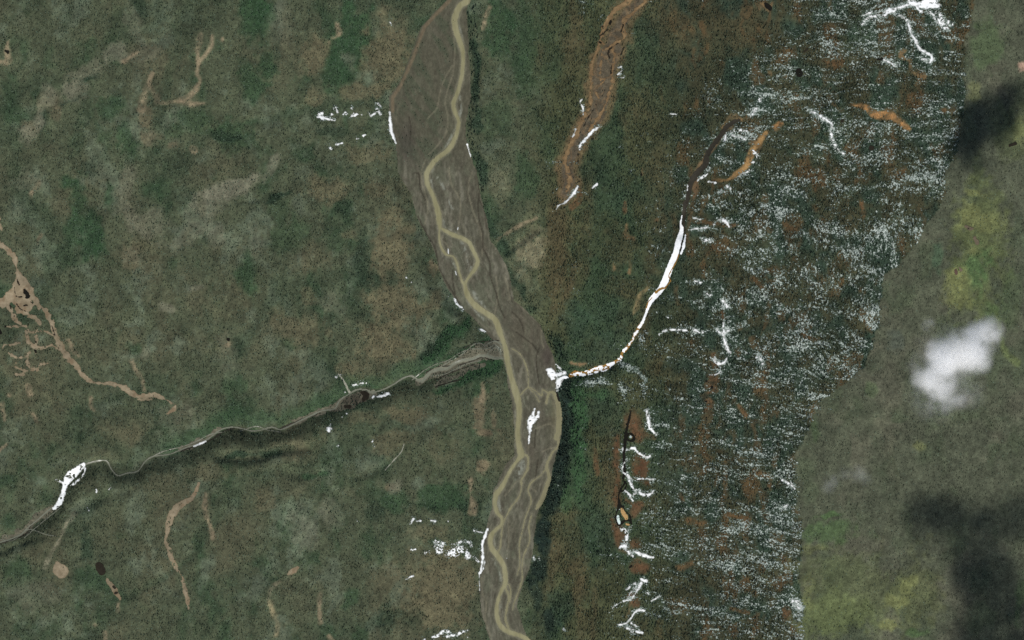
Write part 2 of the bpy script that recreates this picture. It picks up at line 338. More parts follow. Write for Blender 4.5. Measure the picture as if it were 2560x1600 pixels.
for x, y, rx, ry, c, a in [(2445, 620, 80, 190, (82, 90, 56), .75), (2530, 320, 50, 90, (84, 92, 60), .5), (2120, 1480, 160, 120, (80, 88, 58), .6), (2300, 1480, 60, 110, (88, 92, 60), .5), (2423, 527, 34, 26, YEL, .7), (2436, 559, 46, 30, YEL, .7), (2449, 665, 40, 60, MEAD, .9), (2396, 691, 36, 26, YEL, .8), (2436, 625, 26, 24, YEL, .7), (2396, 735, 40, 34, YEL, .7), (2475, 559, 46, 30, YEL, .4),
                           (2436, 485, 34, 9, YEL, .7), (2295, 1123, 16, 11, YEL, .6), (2079, 1285, 34, 7, MEAD, .9), (2079, 1332, 70, 34, MEAD, .7), (2079, 1544, 100, 64, (93, 102, 66), .8), (2277, 1457, 24, 24, YEL, .8), (2243, 1504, 34, 24, YEL, .8),
                           (2224, 1562, 28, 20, YEL, .8), (2039, 1369, 34, 16, YEL, .5), (2436, 225, 15, 28, YEL, .5), (2475, 106, 44, 70, MEAD, .5), (2544, 317, 22, 44, YEL, .6), (2300, 1580, 30, 12, MEAD, .8), (2020, 1480, 20, 40, YEL, .5), (2530, 740, 30, 80, MEAD, .3),
                           (2550, 1500, 16, 60, MEAD, .5), (2554, 170, 11, 13, (158, 132, 112), 1), (2480, 780, 22, 26, MEAD, .5), (2175, 975, 14, 20, MEAD, .4), (2040, 1080, 14, 30, MEAD, .4), (2350, 640, 16, 40, (62, 82, 62), .6), (2240, 850, 24, 30, (76, 84, 74), .5)]:
    blob(x, y, rx, ry, c, a, 0.16, 0.2)
for pts in [[(2490, 780, 8), (2502, 821, 10), (2510, 853, 11), (2523, 893, 8), (2549, 914, 12)]]:
    mix((90, 100, 62), 0.7 * (1 - sstep(-2, 7, cap_sdf(WX, WY, pts, 20))), 0.1, 0.1)


BARE_LINES = []


def streak(pts, col, a=0.9, soft=4.0, dens=0.05, shrub=0.05, w=8):
    BARE_LINES.append(norm_pts(pts, w))
    a = a * np.clip(.85 + .8 * FINE + .5 * n3, .5, 1)
    mix(col, a * (1 - sstep(-soft * 0.6, soft, cap_sdf(WX * 0.5 + XX * 0.5, WY * 0.5 + YY * 0.5, smooth(norm_pts(pts, w), 3), 24) + 3.2 * RAG / .5 + 2.0 * FINE)), dens, shrub)


TAN, RUST, ORANGE = (124, 112, 89), (88, 67, 46), (112, 92, 64)
for pts in [[(25, 100, 4), (20, 119, 10), (18, 132, 16), (18, 153, 14), (0, 156, 10)], [(381, 186, 7), (370, 214, 6), (362, 233, 10), (360, 254, 13), (355, 274, 10)],
            [(373, 219, 4), (386, 233, 6), (392, 252, 7), (423, 254, 5), (450, 249, 8), (473, 241, 7), (495, 220, 8), (503, 204, 5), (497, 180, 10), (500, 159, 9), (510, 146, 5), (524, 116, 5), (528, 88, 6)],
            [(497, 165, 7), (495, 127, 7), (500, 88, 6)], [(450, 252, 6), (476, 260, 9), (510, 259, 5)], [(484, 368, 14), (487, 374, 12)], [(553, 98, 6)], [(308, 150, 9), (345, 128, 5)], [(79, 485, 8), (90, 470, 4), (98, 452, 4)],
            [(328, 900, 8), (341, 927, 6), (354, 948, 4), (360, 975, 5)], [(169, 850, 8), (183, 874, 8), (196, 887, 6)], [(66, 962, 5), (74, 985, 9)], [(21, 985, 8)], [(4, 1010, 10), (8, 1050, 6)],
            [(228, 994, 6), (230, 1014, 10), (238, 1025, 6)], [(82, 1033, 5), (90, 1054, 8)], [(-4, 1126, 8), (16, 1113, 6)], [(513, 1234, 3), (513, 1271, 6), (521, 1300, 8), (529, 1327, 10), (532, 1346, 6)],
            [(262, 1576, 6), (265, 1604, 7)], [(296, 1510, 7), (297, 1526, 9)], [(799, 1488, 7), (796, 1528, 8), (801, 1556, 13)], [(822, 1590, 8), (830, 1606, 8)], [(1129, 975, 6), (1140, 965, 4)], [(1177, 1205, 6), (1183, 1262, 7), (1192, 1285, 4)],
            [(1203, 1000, 8), (1205, 960, 4)], [(240, 1560, 5)], [(570, 862, 14)], [(1246, 600, 4), (1310, 560, 3), (1340, 545, 3)], [(1206, 70, 8), (1222, 20, 10)], [(845, 60, 9), (848, 85, 8), (828, 96, 4)], [(820, 106, 7)]]:
    streak([(p[0], p[1], (p[2] if len(p) > 2 else 7) + 2) for p in pts], TAN, 0.9, 4.5)
streak([(185, 1287, 11), (169, 1311, 7), (151, 1340, 7), (138, 1364, 7), (124, 1393, 8), (109, 1420, 6)], (116, 112, 92), .9)
streak([(674, 1510, 12), (685, 1536, 13), (697, 1557, 9), (690, 1586, 12)], (128, 118, 90), .9)
streak([(668, 1500, 4), (676, 1475, 5), (700, 1455, 5)], (112, 104, 84), .7)
streak([(1566, 565, 5), (1563, 585, 9), (1572, 597, 9), (1585, 600, 4)], ORANGE, .9)
for pts in [[(1576, 652, 4), (1577, 668, 6), (1572, 680, 4)], [(1534, 660, 4), (1535, 672, 5)], [(1875, 390, 10), (1862, 416, 15), (1843, 434, 12), (1820, 450, 8), (1796, 450, 8)], [(1912, 335, 10), (1896, 357, 9), (1875, 362, 5)], [(1936, 328, 10), (1951, 308, 10)],
            [(2137, 263, 7), (2163, 267, 10), (2184, 280, 15), (2211, 286, 15), (2237, 296, 14), (2256, 312, 12), (2274, 326, 5)], [(2215, 274, 4), (2229, 276, 7), (2240, 294, 8)], [(2264, 127, 10), (2253, 140, 9), (2277, 151, 9), (2277, 172, 6), (2288, 185, 8), (2308, 189, 8)],
            [(2206, 143, 5), (2235, 140, 5)], [(1925, 180, 12)], [(1968, 188, 7)], [(1582, 1504, 6), (1576, 1531, 6), (1568, 1545, 4)], [(1855, 300, 9), (1836, 291, 10), (1822, 301, 9), (1808, 317, 5)], [(1603, 420, 6), (1604, 432, 8)],
            [(1896, 24, 10), (1903, 12, 12), (1918, 22, 16), (1926, 8, 8)]]:
    streak(pts, ORANGE, .9, 3.5)
for pts in [[(1563, 508, 8), (1564, 524, 13), (1563, 532, 8)], [(1775, 943, 12), (1790, 950, 16), (1769, 966, 16), (1790, 975, 10), (1756, 990, 9), (1775, 1010, 14), (1757, 1030, 8)], [(1590, 1418, 18), (1611, 1425, 16)], [(1700, 1240, 12), (1707, 1250, 8)],
            [(1962, 1530, 24), (1966, 1546, 18)], [(1928, 1211, 9)], [(1579, 1028, 9), (1592, 1054, 15), (1584, 1075, 14), (1613, 1088, 14), (1635, 1095, 10)], [(1543, 1090, 5), (1545, 1104, 9), (1548, 1144, 11), (1547, 1178, 9), (1540, 1212, 9), (1534, 1244, 7)],
            [(1563, 1248, 8), (1592, 1269, 8)], [(1532, 1300, 8), (1538, 1332, 10), (1534, 1352, 7)], [(1620, 1155, 14), (1597, 1172, 16)], [(1785, 885, 8), (1790, 918, 10)], [(1582, 1490, 10), (1600, 1505, 8)], [(1812, 800, 14), (1808, 780, 8)], [(1645, 552, 8)],
            [(2154, 508, 7), (2156, 525, 5)], [(1840, 560, 10), (1736, 552, 9)], [(1735, 466, 9), (1742, 450, 8)], [(1280 + 10, 868, 2)], [(1448, 480, 12), (1450, 500, 16), (1430, 520, 14)], [(1490, 1120, 6), (1496, 1185, 8)]]:
    streak(pts, RUST, .85, 4.5, 0.12)
for q in ([(1572, 1050, 26), (1592, 1075, 36), (1600, 1100, 20)], [(1600, 1160, 44), (1604, 1185, 34)], [(1540, 1090, 12), (1545, 1170, 14), (1538, 1260, 12)], [(1545, 1320, 30), (1556, 1366, 34), (1590, 1362, 26)], [(1590, 1416, 36), (1612, 1424, 24)], [(1582, 1490, 24), (1592, 1512, 20)], [(1600, 1262, 20), (1585, 1280, 22)]):
    streak(q, (86, 64, 45), .85, 7, .15, 0)
streak([(2130, 261, 6), (2163, 267, 11), (2184, 280, 15), (2211, 286, 15), (2237, 296, 14), (2256, 312, 11), (2276, 328, 5)], (136, 102, 64), 1, 4, 0, 0)
streak([(1912, 335, 9), (1898, 357, 10), (1880, 378, 12), (1862, 416, 16), (1843, 434, 12), (1816, 450, 9), (1790, 450, 7)], (134, 106, 68), 1, 4, 0, 0)
streak([(1930, 320, 8), (1948, 308, 9)], (124, 92, 58), .9, 4, 0, 0)
streak([(1605, 1160, 18), (1590, 1185, 16), (1620, 1210, 14)], (80, 54, 36), .7, 8, .1)
streak([(1428, 905, 9), (1449, 908, 11), (1467, 905, 8)], (118, 96, 70), .9)
streak([(1620, 718, 5), (1602, 740, 8), (1590, 770, 10), (1580, 784, 6)], (118, 104, 74), .9)
streak([(1738, 440, 8), (1764, 390, 12), (1783, 363, 14), (1800, 345, 12), (1830, 322, 10)], (96, 80, 58), 1, 4)
streak([(1742, 450, 9), (1737, 470, 10), (1730, 511, 9), (1722, 560, 8), (1722, 600, 6)], (88, 72, 52), 1, 4)
for q in ([(2100, 280, 8), (2080, 262, 6)], [(1960, 560, 10), (1985, 575, 8)], [(2150, 505, 6), (2158, 540, 9)], [(1880, 700, 12), (1905, 720, 10)], [(1850, 1010, 12), (1870, 1040, 9)], [(1900, 1180, 14), (1930, 1190, 9)], [(1820, 1290, 12), (1860, 1300, 10)], [(1720, 1300, 14), (1760, 1310, 9)], [(1700, 1420, 12), (1730, 1410, 9)], [(1830, 1520, 12), (1870, 1530, 9)], [(2060, 150, 12), (2090, 160, 9)], [(1690, 720, 10), (1700, 760, 8)], [(2010, 830, 10), (2040, 850, 8)], [(2360, 280, 12)]):
    streak(q, (96, 71, 46), .7, 6, .3)
# darker spruce and greener bands along the left creek
_cs = cap_sdf(WX, WY - 22, [(p[0], p[1], 22) for p in CREEK[4:-8]], 60, 99)
mix((44, 50, 37), .7 * (1 - sstep(-6, 20, _cs + 14 * RAG0)), .95, .3)
_cn = cap_sdf(WX, WY + 22, [(p[0], p[1], 20) for p in CREEK[20:-8]], 60, 99)
mix((48, 70, 46), .6 * (1 - sstep(-6, 22, _cn + 16 * RAG0)), .8, .8)
for q in ([(1060, 900, 10), (1100, 870, 30), (1140, 830, 40), (1170, 812, 20)], [(1090, 985, 8), (1150, 960, 14), (1200, 930, 26), (1240, 915, 24)], [(1120, 900, 6), (1180, 870, 10), (1215, 850, 8)]):
    mix((40, 64, 40), .9 * (1 - sstep(-5, 9, cap_sdf(WX, WY, q, 30, 99) + 12 * RAG0)), 1, .7)
# the string bog east of the river
BOG_FILL = [(1605, -10, 20), (1565, 30, 26), (1540, 70, 28), (1540, 105, 34), (1512, 148, 44), (1508, 185, 46), (1503, 225, 46), (1500, 255, 36), (1480, 300, 34), (1455, 340, 26), (1430, 385, 24), (1424, 430, 24), (1428, 460, 22), (1415, 492, 14)]
mix((104, 86, 62), 0.7 * (1 - sstep(-2, 16, cap_sdf(WX, WY, smooth([(p[0], p[1], p[2] + 22) for p in BOG_FILL], 3), 40) + 14 * RAG0)), .25, 0)
mix((80, 73, 59), 0.95 * (1 - sstep(-3, 5, cap_sdf(WX, WY, smooth(BOG_FILL, 3), 30))), 0.02, 0.0)
mix((106, 88, 64), 0.8 * (1 - sstep(-3, 5, cap_sdf(WX, WY, smooth(BOG_FILL, 3), 30))) * sstep(0.0, 0.35, 0.35 - np.abs(fbm(XX, YY, 16, 20, 34, 2)) * 1.2), 0.0, 0.0)

# snow lying between the trees of the east hill
snow_east = sstep(1500, 1960, WX + 120 * sstep(700, 1300, WY)) * (1 - right)
SNOW += snow_east * (0.46 + 0.24 * fbm(WX, WY, 60, 40, 31) + 0.12 * fbm(WX, WY, 130, 24, 32))
SNOW += midx * (1 - right) * 0.14 * sstep(0.2, 0.8, fbm(WX, WY, 40, 44, 33))


for _p in BARE_LINES:
    SNOW *= .35 + .65 * sstep(-2, 4, cap_sdf(WX, WY, _p, 8, 99))


def snowy(x, y, rx, ry, a, rot=0.0):
    c, s = math.cos(math.radians(rot)), math.sin(math.radians(rot))
    u, v = ((WX - x) * c + (WY - y) * s) / rx, (-(WX - x) * s + (WY - y) * c) / ry
    SNOW[:] += a * (1 - sstep(0.2, 1.3, np.hypot(u, v)))


for s in [(2300, 450, 70, 44, .35), (2110, 470, 60, 24, .15), (2080, 640, 140, 60, .18), (2150, 780, 90, 40, .2), (2080, 900, 110, 60, .28), (2050, 1000, 50, 40, .2), (1960, 245, 110, 14, .45), (2040, 290, 50, 12, .4, 30), (1850, 60, 160, 120, -.4),
          (1700, 150, 160, 200, -.2), (2200, 240, 160, 24, -.3), (1590, 960, 40, 30, .25), (1485, 951, 56, 15, 1.1, -7), (1582, 926, 50, 9, 1.1, 35), (1612, 965, 8, 34, .8), (1560, 975, 9, 36, .7, -10), (1604, 850, 10, 26, .6, 20), (1850, 1060, 100, 20, .12), (2030, 640, 14, 20, -.3), (1860, 1140, 80, 14, .25),
          (1880, 1400, 90, 60, .15), (1920, 1330, 60, 90, .12), (1660, 1370, 40, 30, .2), (1670, 1530, 50, 26, .35), (1680, 880, 100, 60, .15), (1650, 950, 30, 10, .3), (1650, 1055, 24, 10, .5), (1660, 1110, 30, 10, .3), (1900, 880, 30, 30, .2),
          (1800, 480, 60, 20, .35), (1770, 600, 40, 16, .3), (1880, 600, 80, 50, .12), (1580, 90, 30, 20, .12), (1460, 20, 20, 30, .25), (2090, 30, 40, 24, .35), (2330, 90, 90, 50, .2), (2160, 110, 34, 30, .3), (1430, 870, 40, 30, .14), (1520, 870, 70, 30, .12),
          (1990, 1520, 20, 40, .3), (1980, 1220, 24, 20, .3), (1760, 420, 90, 60, -.1), (2380, 320, 40, 30, .2), (2260, 370, 60, 30, .12), (1480, 490, 40, 16, .12), (1470, 600, 20, 40, .12), (1440, 660, 20, 30, .1), (1840, 820, 90, 40, .1), (2260, 560, 70, 50, .2)]:
    snowy(*s)

RGB *= (1 + 0.14 * FINE + 0.07 * fbm(XX, YY, 24, 28, 38))[..., None]

# no trees on the flat of the river or on the other bare ground
_in = sstep(-2, 2, bed_sdf(XX, YY))
_isl = (1 - _in) * (1 - sstep(330, 470, YY)) * sstep(-0.05, 0.5, fbm(XX - 0.55 * YY, YY, 18, 50, 74)) * sstep(4, 16, 1150 - XX - 0.05 * YY) * sstep(4, 14, XX - x_at(BED_LEFT, YY))
DENS = DENS * _in + .34 * _isl
SHRUB = SHRUB * _in + .8 * _isl
SNOW *= sstep(2, 8, bed_sdf(XX, YY))


def grid_sample(A, x, y):
    i = np.clip(np.round((x - (-60)) / 3.0).astype(int) + int(np.searchsorted(GX, -60)), 0, len(GX) - 1)
    j = np.clip(np.round((y - (-60)) / 3.0).astype(int) + int(np.searchsorted(GY, -60)), 0, len(GY) - 1)
    return A[j, i]


# ------------------------------------------------------------------ materials
def mat_new(name):
    m = bpy.data.materials.new(name)
    m.use_nodes = True
    nt = m.node_tree
    return m, nt, nt.nodes['Principled BSDF']


def N(nt, t, **kw):
    n = nt.nodes.new(t)
    for k, v in kw.items():
        setattr(n, k, v)
    return n


def grain_material(name, sizes=((7, .34), (22, .16)), stretch=(1, 1, 1), attr='albedo', color=None, rough=0.95, bump=0.0):
    """base colour from the mesh's own albedo layer (or one colour), broken up by fine procedural grain"""
    m, nt, p = mat_new(name)
    geo = N(nt, 'ShaderNodeNewGeometry')
    mp = N(nt, 'ShaderNodeMapping')
    mp.inputs['Scale'].default_value = stretch
    nt.links.new(geo.outputs['Position'], mp.inputs['Vector'])
    if color is None:
        a = N(nt, 'ShaderNodeAttribute', attribute_name=attr)
        src = a.outputs['Color']
    else:
        a = N(nt, 'ShaderNodeRGB')
        a.outputs[0].default_value = (*color, 1)
        src = a.outputs[0]
    for size, amt in sizes:
        no = N(nt, 'ShaderNodeTexNoise')
        no.inputs['Scale'].default_value = 1.0 / size
        no.inputs['Detail'].default_value = 2.5
        no.inputs['Roughness'].default_value = 0.6
        nt.links.new(mp.outputs[0], no.inputs['Vector'])
        mr = N(nt, 'ShaderNodeMapRange')
        mr.inputs['From Min'].default_value, mr.inputs['From Max'].default_value = 0.28, 0.72
        mr.inputs['To Min'].default_value, mr.inputs['To Max'].default_value = 1 - amt, 1 + amt
        nt.links.new(no.outputs[0], mr.inputs['Value'])
        sc = N(nt, 'ShaderNodeVectorMath', operation='SCALE')
        nt.links.new(src, sc.inputs[0])
        nt.links.new(mr.outputs[0], sc.inputs['Scale'])
        src = sc.outputs[0]
    nt.links.new(src, p.inputs['Base Color'])
    p.inputs['Roughness'].default_value = rough
    p.inputs['Specular IOR Level'].default_value = 0.15
    return m


M_GROUND = grain_material('woodland_floor', ((6, .36), (16, .22)))
M_GRAVEL = grain_material('river_gravel', ((6, .16), (20, .15)), (1, .5, 1))
M_BOG = grain_material('bog_turf', ((7, .12), (24, .10)))
M_RIVER = grain_material('silty_water', ((20, .05), (90, .06)), (1, .35, 1), rough=0.35)
M_SIDE = grain_material('shallow_silty_water', ((14, .08), (50, .08)), (1, .5, 1), color=alb((121, 117, 90)), rough=0.4)
M_CREEK = grain_material('clear_creek_water', ((10, .12),), color=alb((104, 106, 92)), rough=0.3)
M_MELT = grain_material('brown_meltwater', ((10, .2),), color=alb((136, 104, 52)), rough=0.3)
M_POND = grain_material('dark_pond_water', ((12, .15),), color=(0.011, 0.010, 0.007), rough=0.15)
M_PEAT = grain_material('peaty_pond_water', ((12, .2),), color=alb((41, 37, 29)), rough=0.2)
M_BOGPOND = grain_material('reedy_pond_water', ((8, .15),), color=alb((98, 88, 72)), rough=0.4)
M_SNOW = grain_material('old_snow', ((7, .05),), rough=0.7)
M_ICE = grain_material('river_ice', ((8, .10), (30, .12)), color=(0.88, 0.895, 0.89), rough=0.5)
M_BLUEICE = grain_material('lake_ice', ((9, .06),), color=alb((198, 212, 206)), rough=0.4)
M_THIN = grain_material('thin_snow', ((6, .15),), rough=0.8)
M_MUD = grain_material('wet_creek_mud', ((6, .25), (18, .2)), color=alb((45, 42, 34)), rough=0.7)
M_TRUNK = grain_material('spruce_bark', ((1, .2),), color=(0.06, 0.045, 0.03))
M_CROWN = grain_material('spruce_needles', ((2.5, .45),), color=(0.020, 0.034, 0.024))


def tinted(name, var):
    m, nt, p = mat_new(name)
    a = N(nt, 'ShaderNodeAttribute', attribute_name='tint', attribute_type='INSTANCER')
    geo = N(nt, 'ShaderNodeNewGeometry')
    no = N(nt, 'ShaderNodeTexNoise')
    no.inputs['Scale'].default_value = 0.5
    nt.links.new(geo.outputs['Position'], no.inputs['Vector'])
    mr = N(nt, 'ShaderNodeMapRange')
    mr.inputs['To Min'].default_value, mr.inputs['To Max'].default_value = 1 - var, 1 + var
    nt.links.new(no.outputs[0], mr.inputs['Value'])
    sc = N(nt, 'ShaderNodeVectorMath', operation='SCALE')
    nt.links.new(a.outputs['Color'], sc.inputs[0])
    nt.links.new(mr.outputs[0], sc.inputs['Scale'])
    nt.links.new(sc.outputs[0], p.inputs['Base Color'])
    p.inputs['Roughness'].default_value = 0.9
    p.inputs['Specular IOR Level'].default_value = 0.1
    return m


M_FOREST = tinted('forest_needles', .4)
M_SHRUB = tinted('shrub_leaves', .4)


# ------------------------------------------------------------------ mesh building
def mesh_quads(name, x, y, z, quads, mat, colors=None):
    me = bpy.data.meshes.new(name)
    nv, nq = len(x), len(quads)
    co = np.empty((nv, 3), np.float32)
    co[:, 0] = (np.asarray(x) - 1280) * M_PER_PX
    co[:, 1] = (800 - np.asarray(y)) * M_PER_PX
    co[:, 2] = z
    me.vertices.add(nv)
    me.vertices.foreach_set('co', co.ravel())
    me.loops.add(nq * 4)
    me.loops.foreach_set('vertex_index', np.asarray(quads, np.int32).ravel())
    me.polygons.add(nq)
    me.polygons.foreach_set('loop_start', np.arange(0, nq * 4, 4, dtype=np.int32))
    me.polygons.foreach_set('use_smooth', np.ones(nq, bool))
    if colors is not None:
        at = me.attributes.new('albedo', 'FLOAT_COLOR', 'POINT')
        c4 = np.ones((nv, 4), np.float32)
        c4[:, :3] = colors
        at.data.foreach_set('color', c4.ravel())
    me.materials.append(mat)
    me.update(calc_edges=True)
    return me


def link(name, me, parent=None, **props):
    o = bpy.data.objects.new(name, me)
    COL.objects.link(o)
    if parent:
        o.parent = parent
    for k, v in props.items():
        o[k] = v
    return o


def masked(mask, X0, Y0, cell):
    """quads of the true cells of a raster; returns corner coordinates and quads"""
    j, i = np.nonzero(mask)
    w = mask.shape[1] + 1
    c = np.stack([(j + 1) * w + i, (j + 1) * w + i + 1, j * w + i + 1, j * w + i], 1)
    u, inv = np.unique(c.ravel(), return_inverse=True)
    return X0 + (u % w) * cell, Y0 + (u // w) * cell, inv.reshape(-1, 4)


def sheet(name, polys, mat, cell=1.0, off=1.4, dome=0.0, rough=1.0, rough_size=7.0, porous=None, psize=5.0, seed=0, color_fn=None, sm=True, parent=None, split=False, split_min=14, **props):
    """a sheet draped over the terrain whose outline follows the given widths, edges frayed by noise"""
    polys = [smooth(p, 4) if sm else norm_pts(p) for p in polys]
    P = np.array([q for p in polys for q in p])
    m = P[:, 2].max() / 2 + rough * 2 + 3
    X0, Y0 = math.floor(P[:, 0].min() - m), math.floor(P[:, 1].min() - m)
    nx, ny = int((P[:, 0].max() + m - X0) / cell) + 1, int((P[:, 1].max() + m - Y0) / cell) + 1

    def dist(X, Y):
        d = np.full(X.shape, 99.0)
        for p in polys:
            d = np.minimum(d, cap_sdf(X, Y, p, 8, 99.0))
        d = d + rough * fbm(X, Y, rough_size, seed=40 + seed, n=3)
        if porous is not None:
            d = np.maximum(d, (fbm(X, Y, psize, seed=60 + seed, n=2) - porous) * 6)
        return d
    X, Y = np.meshgrid(X0 + (np.arange(nx) + .5) * cell, Y0 + (np.arange(ny) + .5) * cell)
    mask = dist(X, Y) < 0
    if not mask.any():
        return None
    made = None
    label = props.get('label')
    comps = components(mask) if split else [mask]
    big = [c for c in comps if c.sum() >= split_min] or comps[:1]
    for c in (comps if split else []):
        if not any(c is b for b in big):
            x, y, q = masked(c, X0, Y0, cell)
            CRUMBS.append((x, y, terrain_z(x, y) + off, q, color_fn(x, y, dist(x, y))))
    for k, c in enumerate(big):
        x, y, q = masked(c, X0, Y0, cell)
        d = dist(x, y)
        z = terrain_z(x, y) + off
        if dome:
            z = z + dome * sstep(0, 3.5, -d)
        pr = dict(props)
        if len(big) > 1 and label:
            pr['label'] = ('largest piece, ' if k == 0 else 'smaller piece, ') + label
            if len(big) > 2 and k:
                pr['group'] = 'pieces of the ' + label
        o = link(name, mesh_quads(name, x, y, z, q, mat, None if color_fn is None else color_fn(x, y, d)), parent, **pr)
        made = made or o
    return made


CRUMBS = []


def components(mask):
    """pieces of a raster that touch by edge or corner, largest first"""
    left = set(zip(*[v.tolist() for v in np.nonzero(mask)]))
    out = []
    while left:
        stack = [left.pop()]
        got = []
        while stack:
            a, b = stack.pop()
            got.append((a, b))
            for i in (a - 1, a, a + 1):
                for j in (b - 1, b, b + 1):
                    if (i, j) in left:
                        left.remove((i, j))
                        stack.append((i, j))
        m = np.zeros_like(mask)
        g = np.array(got)
        m[g[:, 0], g[:, 1]] = True
        out.append(m)
    out.sort(key=lambda m: -m.sum())
    return out


# ------------------------------------------------------------------ the land
ny, nx = XX.shape
idx = np.arange(nx * ny).reshape(ny, nx)
q = np.stack([idx[1:, :-1], idx[1:, 1:], idx[:-1, 1:], idx[:-1, :-1]], -1).reshape(-1, 4)
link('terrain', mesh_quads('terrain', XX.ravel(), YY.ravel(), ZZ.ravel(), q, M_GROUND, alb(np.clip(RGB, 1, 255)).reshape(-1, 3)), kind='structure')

# gravel flat of the big river
LIGHT_BARS = [[(1143, 53, 6), (1150, 85, 9), (1158, 112, 4)], [(1150, 240, 6), (1151, 268, 10), (1149, 292, 5)], [(1142, 312, 4), (1128, 345, 6), (1102, 382, 6)], [(1088, 404, 6), (1077, 430, 8), (1080, 470, 5)],
              [(1108, 550, 5), (1116, 566, 10), (1138, 582, 6)], [(1155, 605, 8), (1163, 628, 13), (1170, 655, 8), (1178, 680, 4)], [(1180, 728, 6), (1196, 748, 12), (1212, 772, 8)], [(1254, 856, 10), (1258, 874, 10)],
              [(1284, 935, 5), (1292, 965, 5), (1298, 985, 6)], [(1289, 1025, 4), (1287, 1060, 5)], [(1306, 1150, 8), (1303, 1170, 16), (1292, 1195, 14), (1300, 1185, 10)], [(1243, 1222, 6), (1243, 1245, 8), (1246, 1275, 9)],
              [(1234, 1345, 4), (1240, 1375, 5), (1246, 1390, 3)], [(1248, 1492, 5), (1250, 1520, 8), (1252, 1545, 6)], [(1108, 640, 4), (1122, 648, 6), (1140, 668, 4)], [(1158, 720, 5), (1168, 748, 6), (1190, 780, 5), (1212, 800, 5)],
              [(1246, 805, 6), (1262, 850, 6), (1275, 900, 8), (1282, 930, 6)], [(1230, 1395, 6), (1244, 1420, 5), (1252, 1450, 5)], [(1095, 445, 10), (1110, 470, 10)], [(1120, 500, 8), (1130, 520, 8)]]
TRACKS = [[(1135, 92), (1137, 127), (1135, 159), (1132, 185), (1119, 225), (1113, 257), (1119, 291), (1116, 330), (1095, 362), (1071, 386)], [(1131, 164), (1113, 193), (1100, 230), (1092, 270), (1068, 296)],
          [(1063, 400), (1052, 440), (1062, 480), (1070, 520), (1062, 560)], [(1122, 420), (1128, 460), (1150, 500), (1150, 540), (1145, 570), (1148, 588)], [(1106, 590), (1103, 600), (1118, 612), (1121, 632)], [(1180, 430), (1170, 470), (1180, 520), (1195, 560), (1206, 600), (1205, 640)],
          [(1240, 690), (1245, 740), (1235, 790)], [(1262, 690), (1270, 720), (1275, 750)], [(1282, 870), (1310, 900), (1318, 950)], [(1352, 826), (1354, 850), (1360, 870)], [(1321, 1112), (1320, 1136)], [(1335, 1075), (1375, 1060), (1392, 1085)], [(1355, 1130), (1372, 1122), (1392, 1118)],
          [(1340, 1230), (1325, 1215), (1330, 1200), (1352, 1190)], [(1262, 1240), (1275, 1225), (1290, 1205)], [(1218, 1290), (1212, 1320)], [(1203, 1445), (1205, 1480), (1216, 1510), (1212, 1545), (1225, 1590)], [(1270, 1300), (1272, 1340), (1270, 1370)]]
DARKS = [[(1193, 413), (1198, 479), (1195, 510), (1198, 548), (1207, 580), (1207, 617), (1214, 633), (1225, 659), (1226, 691), (1240, 731), (1248, 765), (1262, 794)], [(1037, 432), (1048, 437), (1050, 469), (1063, 500)],
         [(1045, 540), (1063, 580), (1087, 619), (1098, 672), (1132, 731), (1150, 760)], [(1022, 290), (1027, 320), (1025, 350)], [(1132, 675), (1132, 705), (1138, 735)], [(1290, 830), (1330, 860), (1345, 880)], [(1348, 870), (1340, 900), (1348, 960)], [(1339, 1075), (1336, 1120)],
         [(1345, 1150), (1338, 1200)], [(1280, 780), (1300, 800), (1310, 830)], [(1198, 500), (1212, 530), (1216, 570)]]


